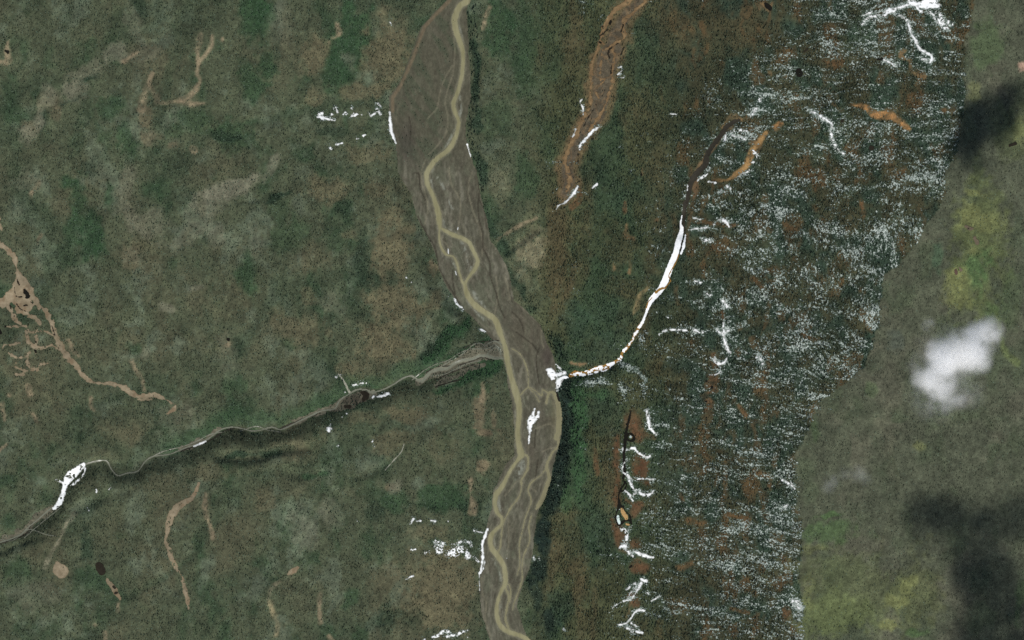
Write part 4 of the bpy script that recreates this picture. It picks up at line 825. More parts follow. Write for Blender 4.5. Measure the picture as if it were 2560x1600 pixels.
SNOWS = [  # pieces, label, porous, rough, dome
    ([[(208, 1163, 12), (190, 1178, 20), (172, 1195, 22), (163, 1213, 12), (157, 1235, 12), (146, 1258, 14), (134, 1271, 9)], [(213, 1170, 4), (208, 1186, 5), (192, 1203, 5), (178, 1214, 5)], [(140, 1200, 4), (152, 1204, 5), (160, 1210, 6)]], 'large white snow field across the creek at the lower left', .62, 1.3, 1.2),
    ([[(484, 1116, 4), (500, 1110, 6), (513, 1104, 5)]], 'thin white snow streak lying along the narrow left creek', None, .8, .5),
    ([[(944, 992, 6), (958, 989, 8), (971, 984, 6)], [(931, 995, 5), (934, 990, 5)]], 'white snow bar just right of the dark creek pool', None, 1.2, .6),
    ([[(822, 1072, 8), (823, 1080, 6)], [(818, 1070, 4), (829, 1071, 4)], [(826, 1060, 2.5)]], 'small heart-shaped snow patch below the left creek', None, 1.2, .6),
    ([[(867, 1034, 4)], [(855, 1042, 4)]], 'two tiny snow spots below the dark creek pool', None, .8, .3),
    ([[(883, 964, 3), (892, 961, 3), (904, 958, 3), (915, 958, 2)]], 'faint dotted snow line above the dark creek pool', .5, 1, .2),
    ([[(841, 943, 5)], [(852, 937, 3)], [(862, 981, 5)]], 'faint snow dots beside the pale gully above the left creek', .6, 1, .2),
    ([[(1198, 822, 3), (1207, 826, 6), (1214, 829, 3)]], 'short snow sliver on the river bank above the creek mouth', None, .8, .6),
    ([[(931, 1104, 5)], [(936, 1116, 2)], [(846, 1114, 3)]], 'tiny snow dots in the woods below the left creek', .7, .8, .3),
    ([[(241, 1224, 3), (241, 1230, 5)], [(270, 1226, 2), (278, 1218, 2)]], 'faint grey snow marks right of the large creek snow field', .5, 1, .2),
    ([[(222, 1276, 3)], [(218, 1270, 2)]], 'single snow dot beside the brown clearing near the left creek', None, .6, .3),
    ([[(793, 291, 8), (808, 295, 9), (824, 298, 5), (836, 300, 4)], [(798, 286, 8), (806, 283, 5)]], 'bright wedge of snow at the left end of the upper snow row', .8, 1.6, .6),
    ([[(840, 270, 4), (844, 282, 4)], [(830, 286, 5)], [(834, 272, 3)]], 'snow flecks right of the bright upper wedge', .5, 1.4, .3),
    ([[(858, 286, 5), (864, 281, 5), (868, 287, 4)], [(879, 271, 5)]], 'loose snow flecks in the middle of the upper snow row', .5, 1.4, .3),
    ([[(880, 290, 5), (886, 287, 8), (893, 286, 5)], [(905, 287, 3)]], 'compact snow patch in the middle of the upper snow row', .8, 1.4, .4),
    ([[(922, 283, 3), (927, 289, 6), (936, 282, 5), (943, 274, 7), (950, 286, 5)], [(941, 255, 5), (946, 262, 4), (951, 266, 4)]], 'branching snow patch at the right end of the upper snow row', .6, 1.6, .4),
    ([[(974, 280, 4), (975, 300, 7), (978, 325, 9), (984, 345, 6), (990, 358, 3)]], 'tall narrow snow strip along the upper left river bank', None, .9, 1),
    ([[(825, 370, 7), (828, 372, 5)], [(841, 361, 5), (847, 360, 5), (856, 357, 3)]], 'dotted snow trail below the upper snow row, left part', .55, 1.4, .3),
    ([[(891, 347, 4), (897, 346, 3)], [(908, 340, 4), (913, 337, 4)]], 'dotted snow trail below the upper snow row, right part', .55, 1.4, .3),
    ([[(974, 54, 2), (978, 60, 2)]], 'lone snow fleck in the brown woods at the top', None, .5, .2),
    ([[(1137, 747, 5), (1142, 758, 6), (1150, 766, 5), (1155, 769, 3)], [(1120, 741, 3)], [(1158, 774, 3)]], 'snow patch on the left bank above the river bend', .9, 1.2, .6),
    ([[(1016, 694, 4)], [(1029, 706, 3)]], 'two pale snow spots in the brown woods left of the river', .7, .8, .2),
    ([[(1145, 568, 2), (1144, 574, 2)]], 'tiny snow bit at the head of the right river loop', None, .4, .2),
    ([[(1120, 622, 2), (1121, 633, 3)]], 'tiny snow bit inside the left river loop', None, .4, .2),
    ([[(1138, 678, 3), (1141, 687, 2.5)]], 'short snow sliver beside the left river branch', None, .4, .2),
    ([[(1168, 361, 5), (1172, 376, 2.5), (1177, 392, 2.5)]], 'thin snow line on the right river bank in the upper half', .9, .8, .4),
    ([[(1026, 1309, 4), (1034, 1297, 4)], [(1042, 1303, 5), (1050, 1302, 5)]], 'snow flecks at the left of the row above the snow field', .6, 1.4, .3),
    ([[(1078, 1301, 4), (1088, 1303, 4)], [(1121, 1304, 5)]], 'snow flecks at the right of the row above the snow field', .7, 1.2, .3),
    ([[(1030, 1373, 4), (1038, 1374, 5)], [(1064, 1382, 6), (1073, 1381, 5)], [(1098, 1369, 22), (1100, 1378, 18)], [(1120, 1384, 14), (1137, 1380, 24), (1158, 1375, 20), (1170, 1392, 14)], [(1130, 1362, 6), (1150, 1355, 6), (1170, 1354, 6), (1178, 1364, 6)], [(1084, 1352, 6), (1110, 1360, 8)], [(1186, 1396, 8), (1196, 1402, 7)]],
     'speckled snow field among trees left of the lower river', .18, 2.0, .5),
    ([[(1219, 1323, 6), (1213, 1340, 8), (1206, 1359, 6), (1206, 1375, 6), (1207, 1396, 8), (1203, 1420, 4), (1198, 1435, 4)], [(1212, 1400, 2.5), (1209, 1420, 2.5), (1201, 1434, 2)], [(1198, 1437, 2), (1199, 1476, 2)], [(1185, 1327, 2.5), (1206, 1332, 3)]], 'long bright snow strip along the lower left river bank', None, 1.0, 1),
    ([[(1015, 1448, 4), (1024, 1443, 5), (1033, 1439, 4)]], 'grey streak of thin snow in the brown woods at the bottom', .6, 1, .3),
    ([[(1084, 1594, 8), (1100, 1586, 9), (1112, 1578, 8), (1124, 1580, 6)], [(1116, 1592, 6), (1137, 1587, 7), (1152, 1582, 4), (1168, 1576, 3)], [(1169, 1594, 5)], [(1060, 1600, 6)]], 'speckled snow patch at the bottom edge left of the river', .25, 1.8, .4),
    ([[(893, 1303, 2.5)], [(1267, 1396, 3)]], 'minute snow speck at the edge of the lower river flat', None, .5, .2),
    ([[(1336, 1022, 3), (1332, 1036, 10), (1328, 1052, 18), (1325, 1068, 11), (1324, 1088, 6), (1321, 1110, 3)], [(1346, 1030, 8), (1344, 1042, 9), (1336, 1052, 8)]], 'white snow patch on the gravel flat between the river and its right channel', .75, 1.5, .9),
    ([[(1368, 923, 6), (1378, 930, 20), (1383, 942, 17)], [(1388, 938, 12), (1398, 936, 12), (1412, 932, 8)], [(1390, 912, 4), (1400, 922, 5)], [(1407, 944, 9), (1399, 951, 14), (1395, 964, 11), (1393, 978, 4)]], 'fan of white ice where the canyon opens onto the river flat', .75, 1.3, 1),
    ([[(2277, 3, 16), (2296, 13, 14), (2327, 6, 28), (2342, 14, 16)], [(2298, 18, 14), (2302, 28, 8)], [(2330, -12, 40)]], 'largest snow field of the hill, at the top edge', .75, 2.2, .8),
    ([[(2272, 10, 8), (2243, 21, 9), (2219, 29, 14), (2206, 40, 7), (2184, 40, 7), (2169, 45, 5), (2155, 61, 4)], [(2160, 38, 4), (2180, 30, 6)]], 'snow tongue running left from the topmost snow field', .6, 1.6, .6),
    ([[(2343, 40, 24), (2352, 56, 16), (2366, 70, 12)], [(2320, 30, 8), (2380, 60, 8)]], 'powdery snow fringe right below the topmost snow field', .12, 2.5, .3),
    ([[(2243, 37, 5), (2266, 48, 6), (2274, 66, 8), (2277, 82, 6), (2288, 100, 7), (2298, 119, 7), (2314, 132, 9), (2330, 143, 8), (2325, 156, 6)], [(2304, 148, 6), (2316, 150, 6)]], 'curved snow trail descending from the topmost snow field', .42, 1.6, .5),
    ([[(2209, 150, 3), (2224, 156, 5), (2235, 164, 4)]], 'little snow streak beside the rusty clearing near the top', .8, 1, .3),
    ([[(2028, 278, 6), (2047, 288, 7), (2065, 299, 8), (2078, 310, 6), (2080, 345, 7), (2092, 368, 7), (2110, 385, 6)]], 'speckled snow gully curving down right of the round black pond', .2, 1.8, .4),
    ([[(1891, 272, 8), (1876, 290, 4)], [(1900, 250, 10)], [(1884, 226, 5)]], 'snow flecks at the head of the canyon', .2, 1.6, .3),
    ([[(1812, 352, 8), (1820, 333, 5), (1843, 325, 6), (1867, 328, 5)], [(1830, 338, 4), (1850, 343, 4), (1864, 349, 4)]], 'forked snow streaks on the bend of the upper canyon', .4, 1.5, .4),
    ([[(1455, 248, 5), (1450, 257, 3), (1457, 267, 4), (1458, 288, 3)]], 'forked snow mark left of the string bog', .8, 1.1, .3),
    ([[(1497, 317, 5), (1481, 328, 7), (1465, 347, 8), (1452, 362, 7), (1449, 374, 3)]], 'bright diagonal snow bar right of the string bog', .6, 1.5, .6),
    ([[(1439, 323, 4), (1436, 335, 3), (1431, 343, 3)]], 'small snow bar left of the string bog tail', .5, 1.1, .3),
    ([[(1544, 170, 4), (1553, 167, 5)], [(1545, 186, 4), (1555, 177, 5)], [(1553, 194, 4), (1560, 193, 4)]], 'three stacked snow strokes right of the string bog', .5, 1.2, .3),
    ([[(1677, 284, 3), (1690, 286, 3)]], 'short snow dash beside a rusty spot in the woods', None, .8, .3),
    ([[(1884, 378, 9), (1896, 391, 8)], [(1883, 405, 6)], [(1854, 434, 4), (1867, 431, 5), (1874, 425, 3)]], 'snow patch on the tan clearing above the canyon', .4, 1.5, .4),
    ([[(1444, 466, 4), (1436, 482, 7), (1425, 495, 6), (1412, 507, 4), (1396, 514, 3), (1390, 526, 1.5)]], 'snow streak at the foot of the string bog', .7, 1.1, .5),
    ([[(1492, 461, 6), (1482, 469, 4)]], 'small snow smudge right of the bog foot', .5, 1, .3),
    ([[(1775, 420, 4), (1766, 437, 5), (1755, 443, 6), (1745, 452, 4)], [(1770, 455, 5), (1790, 457, 4)]], 'snow streaks on the right rim of the dark canyon', .4, 1.4, .4),
    ([[(1719, 462, 3), (1718, 476, 2.5)], [(1714, 492, 2.5)]], 'snow slivers on the left rim of the dark canyon', .8, .8, .4),
    ([[(1796, 549, 5), (1808, 552, 9), (1818, 557, 8), (1822, 566, 6)], [(1785, 560, 3)]], 'rounded white snow hook right of the ice head', .7, 1.5, .6),
    ([[(1722, 576, 3), (1737, 572, 3), (1751, 571, 4), (1772, 569, 3)], [(1735, 545, 4), (1752, 549, 3)]], 'thin snow lines beside the head of the ice ribbon', .5, 1.1, .3),
    ([[(1798, 479, 6), (1810, 478, 5)], [(1818, 466, 7), (1826, 472, 6)], [(1850, 484, 5)]], 'scattered snow flecks above the snow hook', .3, 1.6, .3),
    ([[(1757, 598, 8), (1775, 603, 9)]], 'snow cluster among trees right of the ice ribbon', .1, 1.8, .3),
    ([[(1766, 735, 5), (1776, 738, 5)], [(1751, 707, 4), (1735, 700, 4)], [(1808, 752, 6), (1818, 768, 8)]], 'snow flecks on the slope right of the ice bend', .2, 1.6, .3),
    ([[(1671, 794, 4)], [(1648, 836, 4), (1664, 826, 5), (1682, 824, 5), (1714, 826, 6)], [(1735, 826, 7), (1756, 832, 6)]], 'wavering snow line right of the lower canyon', .35, 1.4, .3),
    ([[(1809, 808, 4), (1809, 834, 7), (1814, 858, 9), (1820, 875, 8), (1826, 884, 3)], [(1791, 824, 4), (1806, 834, 5), (1822, 826, 4)]], 'upright snow streak above the snow ring on the hill', .55, 1.4, .6),
    ([[(1787, 892, 3), (1788, 903, 6), (1798, 909, 9), (1811, 906, 6), (1816, 897, 6)]], 'curled snow ring below the upright streak', .8, 1.2, .6),
    ([[(1775, 937, 3), (1788, 937, 4), (1801, 930, 5)]], 'small snow arc above the rust-coloured bog', .7, 1, .3),
    ([[(1895, 894, 12), (1905, 908, 10)]], 'powdery snow patch on the hill right of the snow ring', .08, 1.8, .3),
    ([[(1617, 1027, 7), (1621, 1046, 8), (1624, 1067, 8), (1634, 1080, 6), (1640, 1087, 3)]], 'solid white snow bar below the canyon, right of the black creek', .8, 1.2, .7),
    ([[(1566, 1125, 4), (1576, 1122, 4), (1586, 1120, 6), (1594, 1130, 6), (1606, 1138, 6), (1619, 1145, 6), (1627, 1136, 3)]], 'ragged snow band right of the upper black creek', .5, 1.4, .5),
    ([[(1558, 1117, 4), (1556, 1128, 2)], [(1567, 1150, 4), (1558, 1162, 3), (1557, 1180, 3), (1566, 1185, 5), (1572, 1193, 6), (1579, 1200, 5)], [(1592, 1198, 4), (1612, 1197, 3), (1634, 1199, 4)]], 'lacy snow rim along the middle of the black creek', .6, 1.2, .4),
    ([[(1574, 1203, 7), (1582, 1219, 7), (1595, 1229, 7), (1608, 1236, 7), (1624, 1236, 6), (1633, 1229, 3)], [(1562, 1226, 4), (1570, 1232, 6), (1578, 1243, 5), (1583, 1256, 3)], [(1600, 1226, 5), (1586, 1236, 5)]], 'forked snow patch right of the black creek above the ringed pool', .55, 1.4, .6),
    ([[(1553, 1322, 6), (1563, 1326, 6), (1567, 1334, 9), (1567, 1348, 9), (1562, 1363, 11), (1549, 1369, 6)], [(1562, 1366, 8), (1571, 1380, 8), (1582, 1390, 7)], [(1578, 1318, 3), (1572, 1326, 4)]], 'holed snow patch below the ringed black pool', .5, 1.4, .6),
    ([[(1585, 1378, 4), (1597, 1384, 9), (1613, 1390, 8), (1632, 1394, 5)]], 'snow band trailing right from the holed patch', .6, 1.4, .5),
    ([[(1605, 1449, 9), (1616, 1453, 8)], [(1603, 1458, 7), (1597, 1468, 7), (1588, 1485, 4), (1580, 1495, 3)], [(1592, 1458, 5), (1578, 1465, 6), (1566, 1475, 4)], [(1597, 1468, 4), (1580, 1478, 4), (1570, 1492, 3)], [(1578, 1498, 3), (1552, 1504, 4), (1540, 1512, 4), (1530, 1522, 3)]], 'netted snow patch below the rust clearing near the bottom', .55, 1.2, .4),
    ([[(1650, 1491, 3), (1629, 1502, 3)], [(1610, 1480, 3), (1622, 1484, 2)]], 'faint snow threads right of the netted patch', .5, 1, .2),
    ([[(1612, 1527, 4), (1597, 1525, 6), (1586, 1532, 5), (1571, 1554, 3), (1560, 1560, 5), (1547, 1562, 3)]], 'hooked snow line near the bottom edge', .6, 1, .4),
    ([[(1568, 1570, 7), (1584, 1578, 9), (1604, 1582, 6)], [(1578, 1558, 4), (1592, 1566, 3)]], 'white snow wedge at the bottom edge below the hooked line', .5, 1.4, .5),
    ([[(1334, 1393, 5), (1335, 1400, 4)], [(1346, 1396, 3), (1353, 1398, 3)]], 'small snow patch on the right river bank near the bottom', .6, 1, .4),
    ([[(1411, 1574, 7)]], 'speckled snow spot in the dark woods at the bottom', .1, 1.4, .2),
    ([[(1966, 1206, 8), (1978, 1213, 8), (1986, 1222, 6)], [(1957, 1200, 5)]], 'snow patch at the snow line, upper of the two lower ones', .25, 1.8, .4),
    ([[(1960, 1268, 7), (1968, 1264, 5)]], 'small snow patch near the snow line below the upper one', .15, 1.8, .3),
    ([[(1984, 1503, 12), (1996, 1508, 14), (1998, 1520, 8)]], 'snow patch at the snow line above the rusty clearing', .2, 1.8, .4),
]
def snow_col(x, y, d):
    e = sstep(-3.4, 0.4, d + 1.2 * vnoise(x, y, 4, seed=88))[:, None] * .9
    return (np.array([.86, .875, .86]) * (1 - e) + np.array([.24, .25, .22]) * e) * (1 + .05 * vnoise(x, y, 9, seed=89))[:, None]


for k, (pcs, label, por, r, dome) in enumerate(SNOWS):
    sheet('snow_patch', pcs, M_SNOW, off=2.0, dome=dome, rough=r * 1.5, rough_size=5, porous=por if por is None or por > .2 else por - .08, psize=5.5 if por is None or por > .3 else 3.6, seed=k % 6, color_fn=snow_col, split=True, label=label, category='snow patch')
if CRUMBS:
    off_i, XS, YS, ZS, QS, CS = 0, [], [], [], [], []
    for cx_, cy_, cz_, cq_, cc_ in CRUMBS:
        XS.append(cx_), YS.append(cy_), ZS.append(cz_), QS.append(cq_ + off_i), CS.append(cc_)
        off_i += len(cx_)
    link('snow_crumbs', mesh_quads('snow_crumbs', np.concatenate(XS), np.concatenate(YS), np.concatenate(ZS), np.concatenate(QS), M_SNOW, np.concatenate(CS)), kind='stuff', label='crumbs of melting snow scattered around the snow patches', category='snow')
sheet('lake_ice', [[(1545, 1291, 5), (1546, 1300, 7), (1549, 1308, 5)]], M_BLUEICE, off=2.2, dome=.4, rough=.8, label='pale blue sliver of ice in the ringed black pool', category='ice')
sheet('lake_ice', [[(1577, 1092, 6)]], M_BLUEICE, off=2.2, dome=.3, rough=.8, label='pale blue ice dot in the bulge of the black creek', category='ice')

# snow lying in the gaps between the trees of the hill: uncountable flecks in one mesh
fx, fy = np.meshgrid(np.arange(740, 2450, 1.25) + .625, np.arange(-30, 1630, 1.25) + .625)
for pcs, label, por, r, dome in SNOWS:      # loose snow around the patches
    for p in pcs:
        dd = cap_sdf(XX, YY, smooth(p, 3), 16, 99)
        SNOW += np.where(XX > 1290, .55, .42) * (1 - sstep(-2, 9, dd)) * (bed_sdf(XX, YY) > 2) * (SNOW < .9)
sn = grid_sample(SNOW, fx, fy)
wx = fx + 3 * vnoise(fx, fy, 14, seed=93)
wy = fy - 0.16 * fx * sstep(300, 1000, fy) + 9 * vnoise(fx, fy, 70, seed=98)
t = 0.55 * fbm(wx, wy, 4.2, 2.2, 90, 2) + 0.75 * vnoise(fx, fy, 2.1, 1.5, 94) + 0.40 * fbm(wx, wy, 46, 6.5, 95, 2) + 0.22 * fbm(wx, wy, 120, 24, 99, 2)
t = t.ravel()
rank = np.interp(t, np.quantile(t, np.linspace(0, 1, 513)), np.linspace(0, 1, 513)).reshape(fx.shape)
cover = 0.30 * np.clip(sn, 0, 1.15) ** 1.7
rank = rank + RNG.uniform(-.004, .004, rank.shape)
mask = (rank > 1 - 2.6 * cover) & (sn > 0.05)
x, y, qd = masked(mask, 740, -30, 1.25)
ri = np.clip(((y + 30) / 1.25).astype(int), 0, rank.shape[0] - 1), np.clip(((x - 740) / 1.25).astype(int), 0, rank.shape[1] - 1)
full = np.clip((rank[ri] - (1 - 2.6 * cover[ri])) / np.maximum(1.9 * cover[ri], .01), 0, 1)[:, None]
full = np.clip(full ** 1.9 * RNG.uniform(.2, 1.0, full.shape), 0, 1)
frost = alb((76, 91, 80)) * (1 - full) + alb((194, 202, 194)) * full
link('snow_flecks', mesh_quads('snow_flecks', x, y, terrain_z(x, y) + 1.0, qd, M_THIN, frost), kind='stuff', label='thin snow flecks between the trees of the hillside east of the canyon', category='snow')
print('flecks', len(qd))


# ------------------------------------------------------------------ forest
def scatter(name, px, py, r, h, tint, mat, shape, **props):
    n = len(px)
    me = bpy.data.meshes.new(name)
    me.vertices.add(n)
    co = np.stack([(px - 1280) * M_PER_PX, (800 - py) * M_PER_PX, terrain_z(px, py) - 0.2], 1).astype(np.float32)
    me.vertices.foreach_set('co', co.ravel())
    a = me.attributes.new('size', 'FLOAT_VECTOR', 'POINT')
    a.data.foreach_set('vector', np.stack([r, r, h], 1).astype(np.float32).ravel())
    a = me.attributes.new('turn', 'FLOAT_VECTOR', 'POINT')
    t = np.zeros((n, 3), np.float32)
    t[:, 2] = RNG.uniform(0, 6.28, n)
    t[:, 0] = RNG.normal(0, .05, n)
    a.data.foreach_set('vector', t.ravel())
    a = me.attributes.new('tint', 'FLOAT_COLOR', 'POINT')
    c4 = np.ones((n, 4), np.float32)
    c4[:, :3] = tint
    a.data.foreach_set('color', c4.ravel())
    o = link(name, me, **props)
    ng = bpy.data.node_groups.new(name, 'GeometryNodeTree')
    ng.interface.new_socket('Geometry', in_out='INPUT', socket_type='NodeSocketGeometry')
    ng.interface.new_socket('Geometry', in_out='OUTPUT', socket_type='NodeSocketGeometry')
    gi, go = ng.nodes.new('NodeGroupInput'), ng.nodes.new('NodeGroupOutput')
    ip = ng.nodes.new('GeometryNodeInstanceOnPoints')
    join = ng.nodes.new('GeometryNodeJoinGeometry')
    if shape == 'spruce':
        for rb, dep, z, nv in ((1.0, .62, .06, 7), (.68, .6, .40, 6)):
            c = ng.nodes.new('GeometryNodeMeshCone')
            c.fill_type = 'NONE'
            c.inputs['Vertices'].default_value = nv
            c.inputs['Radius Top'].default_value = 0.0
            c.inputs['Radius Bottom'].default_value = rb
            c.inputs['Depth'].default_value = dep
            tr = ng.nodes.new('GeometryNodeTransform')
            tr.inputs['Translation'].default_value = (0.06 * nv - .4, 0.03, z)
            ng.links.new(c.outputs[0], tr.inputs[0])
            ng.links.new(tr.outputs[0], join.inputs[0])
    else:
        c = ng.nodes.new('GeometryNodeMeshIcoSphere')
        c.inputs['Radius'].default_value = 1.0
        c.inputs['Subdivisions'].default_value = 1
        ng.links.new(c.outputs[0], join.inputs[0])
    sm = ng.nodes.new('GeometryNodeSetMaterial')
    sm.inputs['Material'].default_value = mat
    ng.links.new(join.outputs[0], sm.inputs[0])
    ng.links.new(sm.outputs[0], ip.inputs['Instance'])
    ng.links.new(gi.outputs[0], ip.inputs['Points'])
    for nm, sock in (('size', 'Scale'), ('turn', 'Rotation')):
        na = ng.nodes.new('GeometryNodeInputNamedAttribute')
        na.data_type = 'FLOAT_VECTOR'
        na.inputs['Name'].default_value = nm
        ng.links.new(na.outputs[0], ip.inputs[sock])
    ng.links.new(ip.outputs[0], go.inputs[0])
    md = o.modifiers.new('forest', 'NODES')
    md.node_group = ng
    return o


def candidates(step, lo=(-50, -50), hi=(2610, 1650)):
    gx, gy = np.meshgrid(np.arange(lo[0], hi[0], step), np.arange(lo[1], hi[1], step))
    return (gx + RNG.uniform(-.5, .5, gx.shape) * step).ravel(), (gy + RNG.uniform(-.5, .5, gy.shape) * step).ravel()


# bare ground taken by sheets: keep trees off
BARE = [(CR, 7), (ICE_RUN, 4), (ICE_LOW, 3), (CANYON, 3)]


def keep_off(px, py):
    ok = np.ones(len(px), bool)
    for p, m in BARE:
        ok &= cap_sdf(px, py, p, m + 2, 99) > m * 0.5
    for o in bpy.data.objects:
        if o.name.split('.')[0] in ('bog', 'bog_strings', 'pond', 'snow_patch', 'peat_creek', 'river_ice') and o.type == 'MESH':
            k = len(o.data.vertices)
            co = np.empty(k * 3, np.float32)
            o.data.vertices.foreach_get('co', co)
            OCC[np.clip(((800 - co[1::3] / M_PER_PX) + 60).astype(int) // 2, 0, 899), np.clip(((co[0::3] / M_PER_PX + 1280) + 60).astype(int) // 2, 0, 1399)] = True
    oc = OCC[np.clip((py + 60).astype(int) // 2, 0, 899), np.clip((px + 60).astype(int) // 2, 0, 1399)]
    return ok & ~(oc & (RNG.random(len(px)) > 0.06))


OCC = np.zeros((900, 1400), bool)
px, py = candidates(3.6)
d = grid_sample(DENS, px, py)
stand = fbm(px, py, 70, 90, 96, 3)
clump = 0.72 + 0.5 * fbm(px, py, 16, seed=97, n=2) + .35 * stand
keep = (RNG.random(len(px)) < d * clump * 0.92) & keep_off(px, py)
px, py, d = px[keep], py[keep], d[keep]
n = len(px)
rt = grid_sample(right, px, py)
mid = grid_sample(midx, px, py)
r = (1.7 + 2.2 * RNG.random(n) ** 2) * (0.92 + 0.25 * sstep(.6, 1, d)) * (1 - .22 * rt)
h = r * RNG.uniform(2.4, 3.8, n) * (1 + 0.35 * mid)
tone = (RNG.uniform(.65, 1.45, n) * (1 + .25 * fbm(px, py, 60, 60, 101, 2)))[:, None]
green = np.clip(grid_sample(SHRUB, px, py), 0, 1)[:, None]
tint = (np.array([.036, .046, .030]) * (1 - green) + np.array([.026, .056, .034]) * green) * tone
scatter('spruce_forest', px, py, r, h, tint, M_FOREST, 'spruce', kind='stuff', label='dark green spruce forest covering the land on both sides of the river', category='forest')
print('trees', n)
px, py = candidates(4.6)
s = grid_sample(SHRUB, px, py)
keep = (RNG.random(len(px)) < s * 0.75) & keep_off(px, py)
px, py, s = px[keep], py[keep], s[keep]
n = len(px)
r = RNG.uniform(1.6, 3.6, n)
tint = np.array([.078, .110, .076]) * RNG.uniform(.6, 1.5, n)[:, None] * (1 - .35 * sstep(.5, .9, s))[:, None]
scatter('shrub_thicket', px, py, r, r * .55, tint, M_SHRUB, 'bush', kind='stuff', label='grey green willow and birch scrub between the spruces', category='scrub')
print('shrubs', n)

# the tall spruces along the bluff of the east bank, each a tree of its own
def cone_mesh(name, rings, sides, mat, wob=.18, seed=0):
    rg = np.random.default_rng(seed)
    V, F = [], []
    for (r0, z0, r1, z1) in rings:
        b = len(V)
        for ring, (rr, zz) in enumerate(((r0, z0), (r1, z1))):
            for k in range(sides):
                a = 2 * math.pi * (k + .5 * ring) / sides
                w = 1 + rg.uniform(-wob, wob) + (.22 if k % 2 else 0)
                V.append((rr * w * math.cos(a), rr * w * math.sin(a), zz + rg.uniform(-.25, .25) * (r0 > .5)))
        for k in range(sides):
            k2 = (k + 1) % sides
            F.append((b + k, b + k2, b + sides + k2, b + sides + k))
    me = bpy.data.meshes.new(name)
    me.from_pydata(V, [], F)
    me.materials.append(mat)
    return me


CROWNS = [cone_mesh('crown', [(3.9, 1.6, 1.6, 6.0), (3.1, 4.6, 1.1, 9.0), (2.3, 7.8, .7, 12.0), (1.5, 10.8, .06, 15.2)], 8, M_CROWN, seed=s) for s in range(3)]
TRUNK = cone_mesh('trunk', [(.34, -.6, .2, 5.0), (.2, 5.0, .06, 12.5)], 6, M_TRUNK, 0, 9)
spots = []
by = 12.0
while len(spots) < 300 and by < 1470:
    lo, hi = (2, 22) if by < 480 else ((3, 26) if by < 950 else (3, 48))
    if by < 480 or by > 960 or 830 < by < 905:
        for k in range(1 if by < 480 else 2):
            spots.append((float(x_at(BED_RIGHT, by)) + RNG.uniform(lo, hi), by + RNG.uniform(-2, 2)))
    by += 4.1
LBL = 'tall dark spruce on the steep right bank of the river flat'
proto = None
for k, (sx, sy) in enumerate(spots[:300]):
    zt = float(terrain_z(sx, sy))
    if proto is None:
        proto = bpy.data.objects.new('spruce_tree', None)
        COL.objects.link(proto)
        tk, cr = link('trunk', TRUNK, proto), link('crown', CROWNS[0], proto)
        root = proto
    else:
        root = proto.copy()
        COL.objects.link(root)
        for ch in (tk, cr):
            c = ch.copy()
            c.parent = root
            if ch is cr:
                c.data = CROWNS[k % 3]
            COL.objects.link(c)
    s = RNG.uniform(.8, 1.25)
    root.location = ((sx - 1280) * M_PER_PX, (800 - sy) * M_PER_PX, zt)
    root.scale = (s, s, s * RNG.uniform(.9, 1.15))
    root.rotation_euler = (0, 0, RNG.uniform(0, 6.28))
    root['label'], root['category'], root['group'] = LBL, 'tree', 'tall spruces along the right river bank'


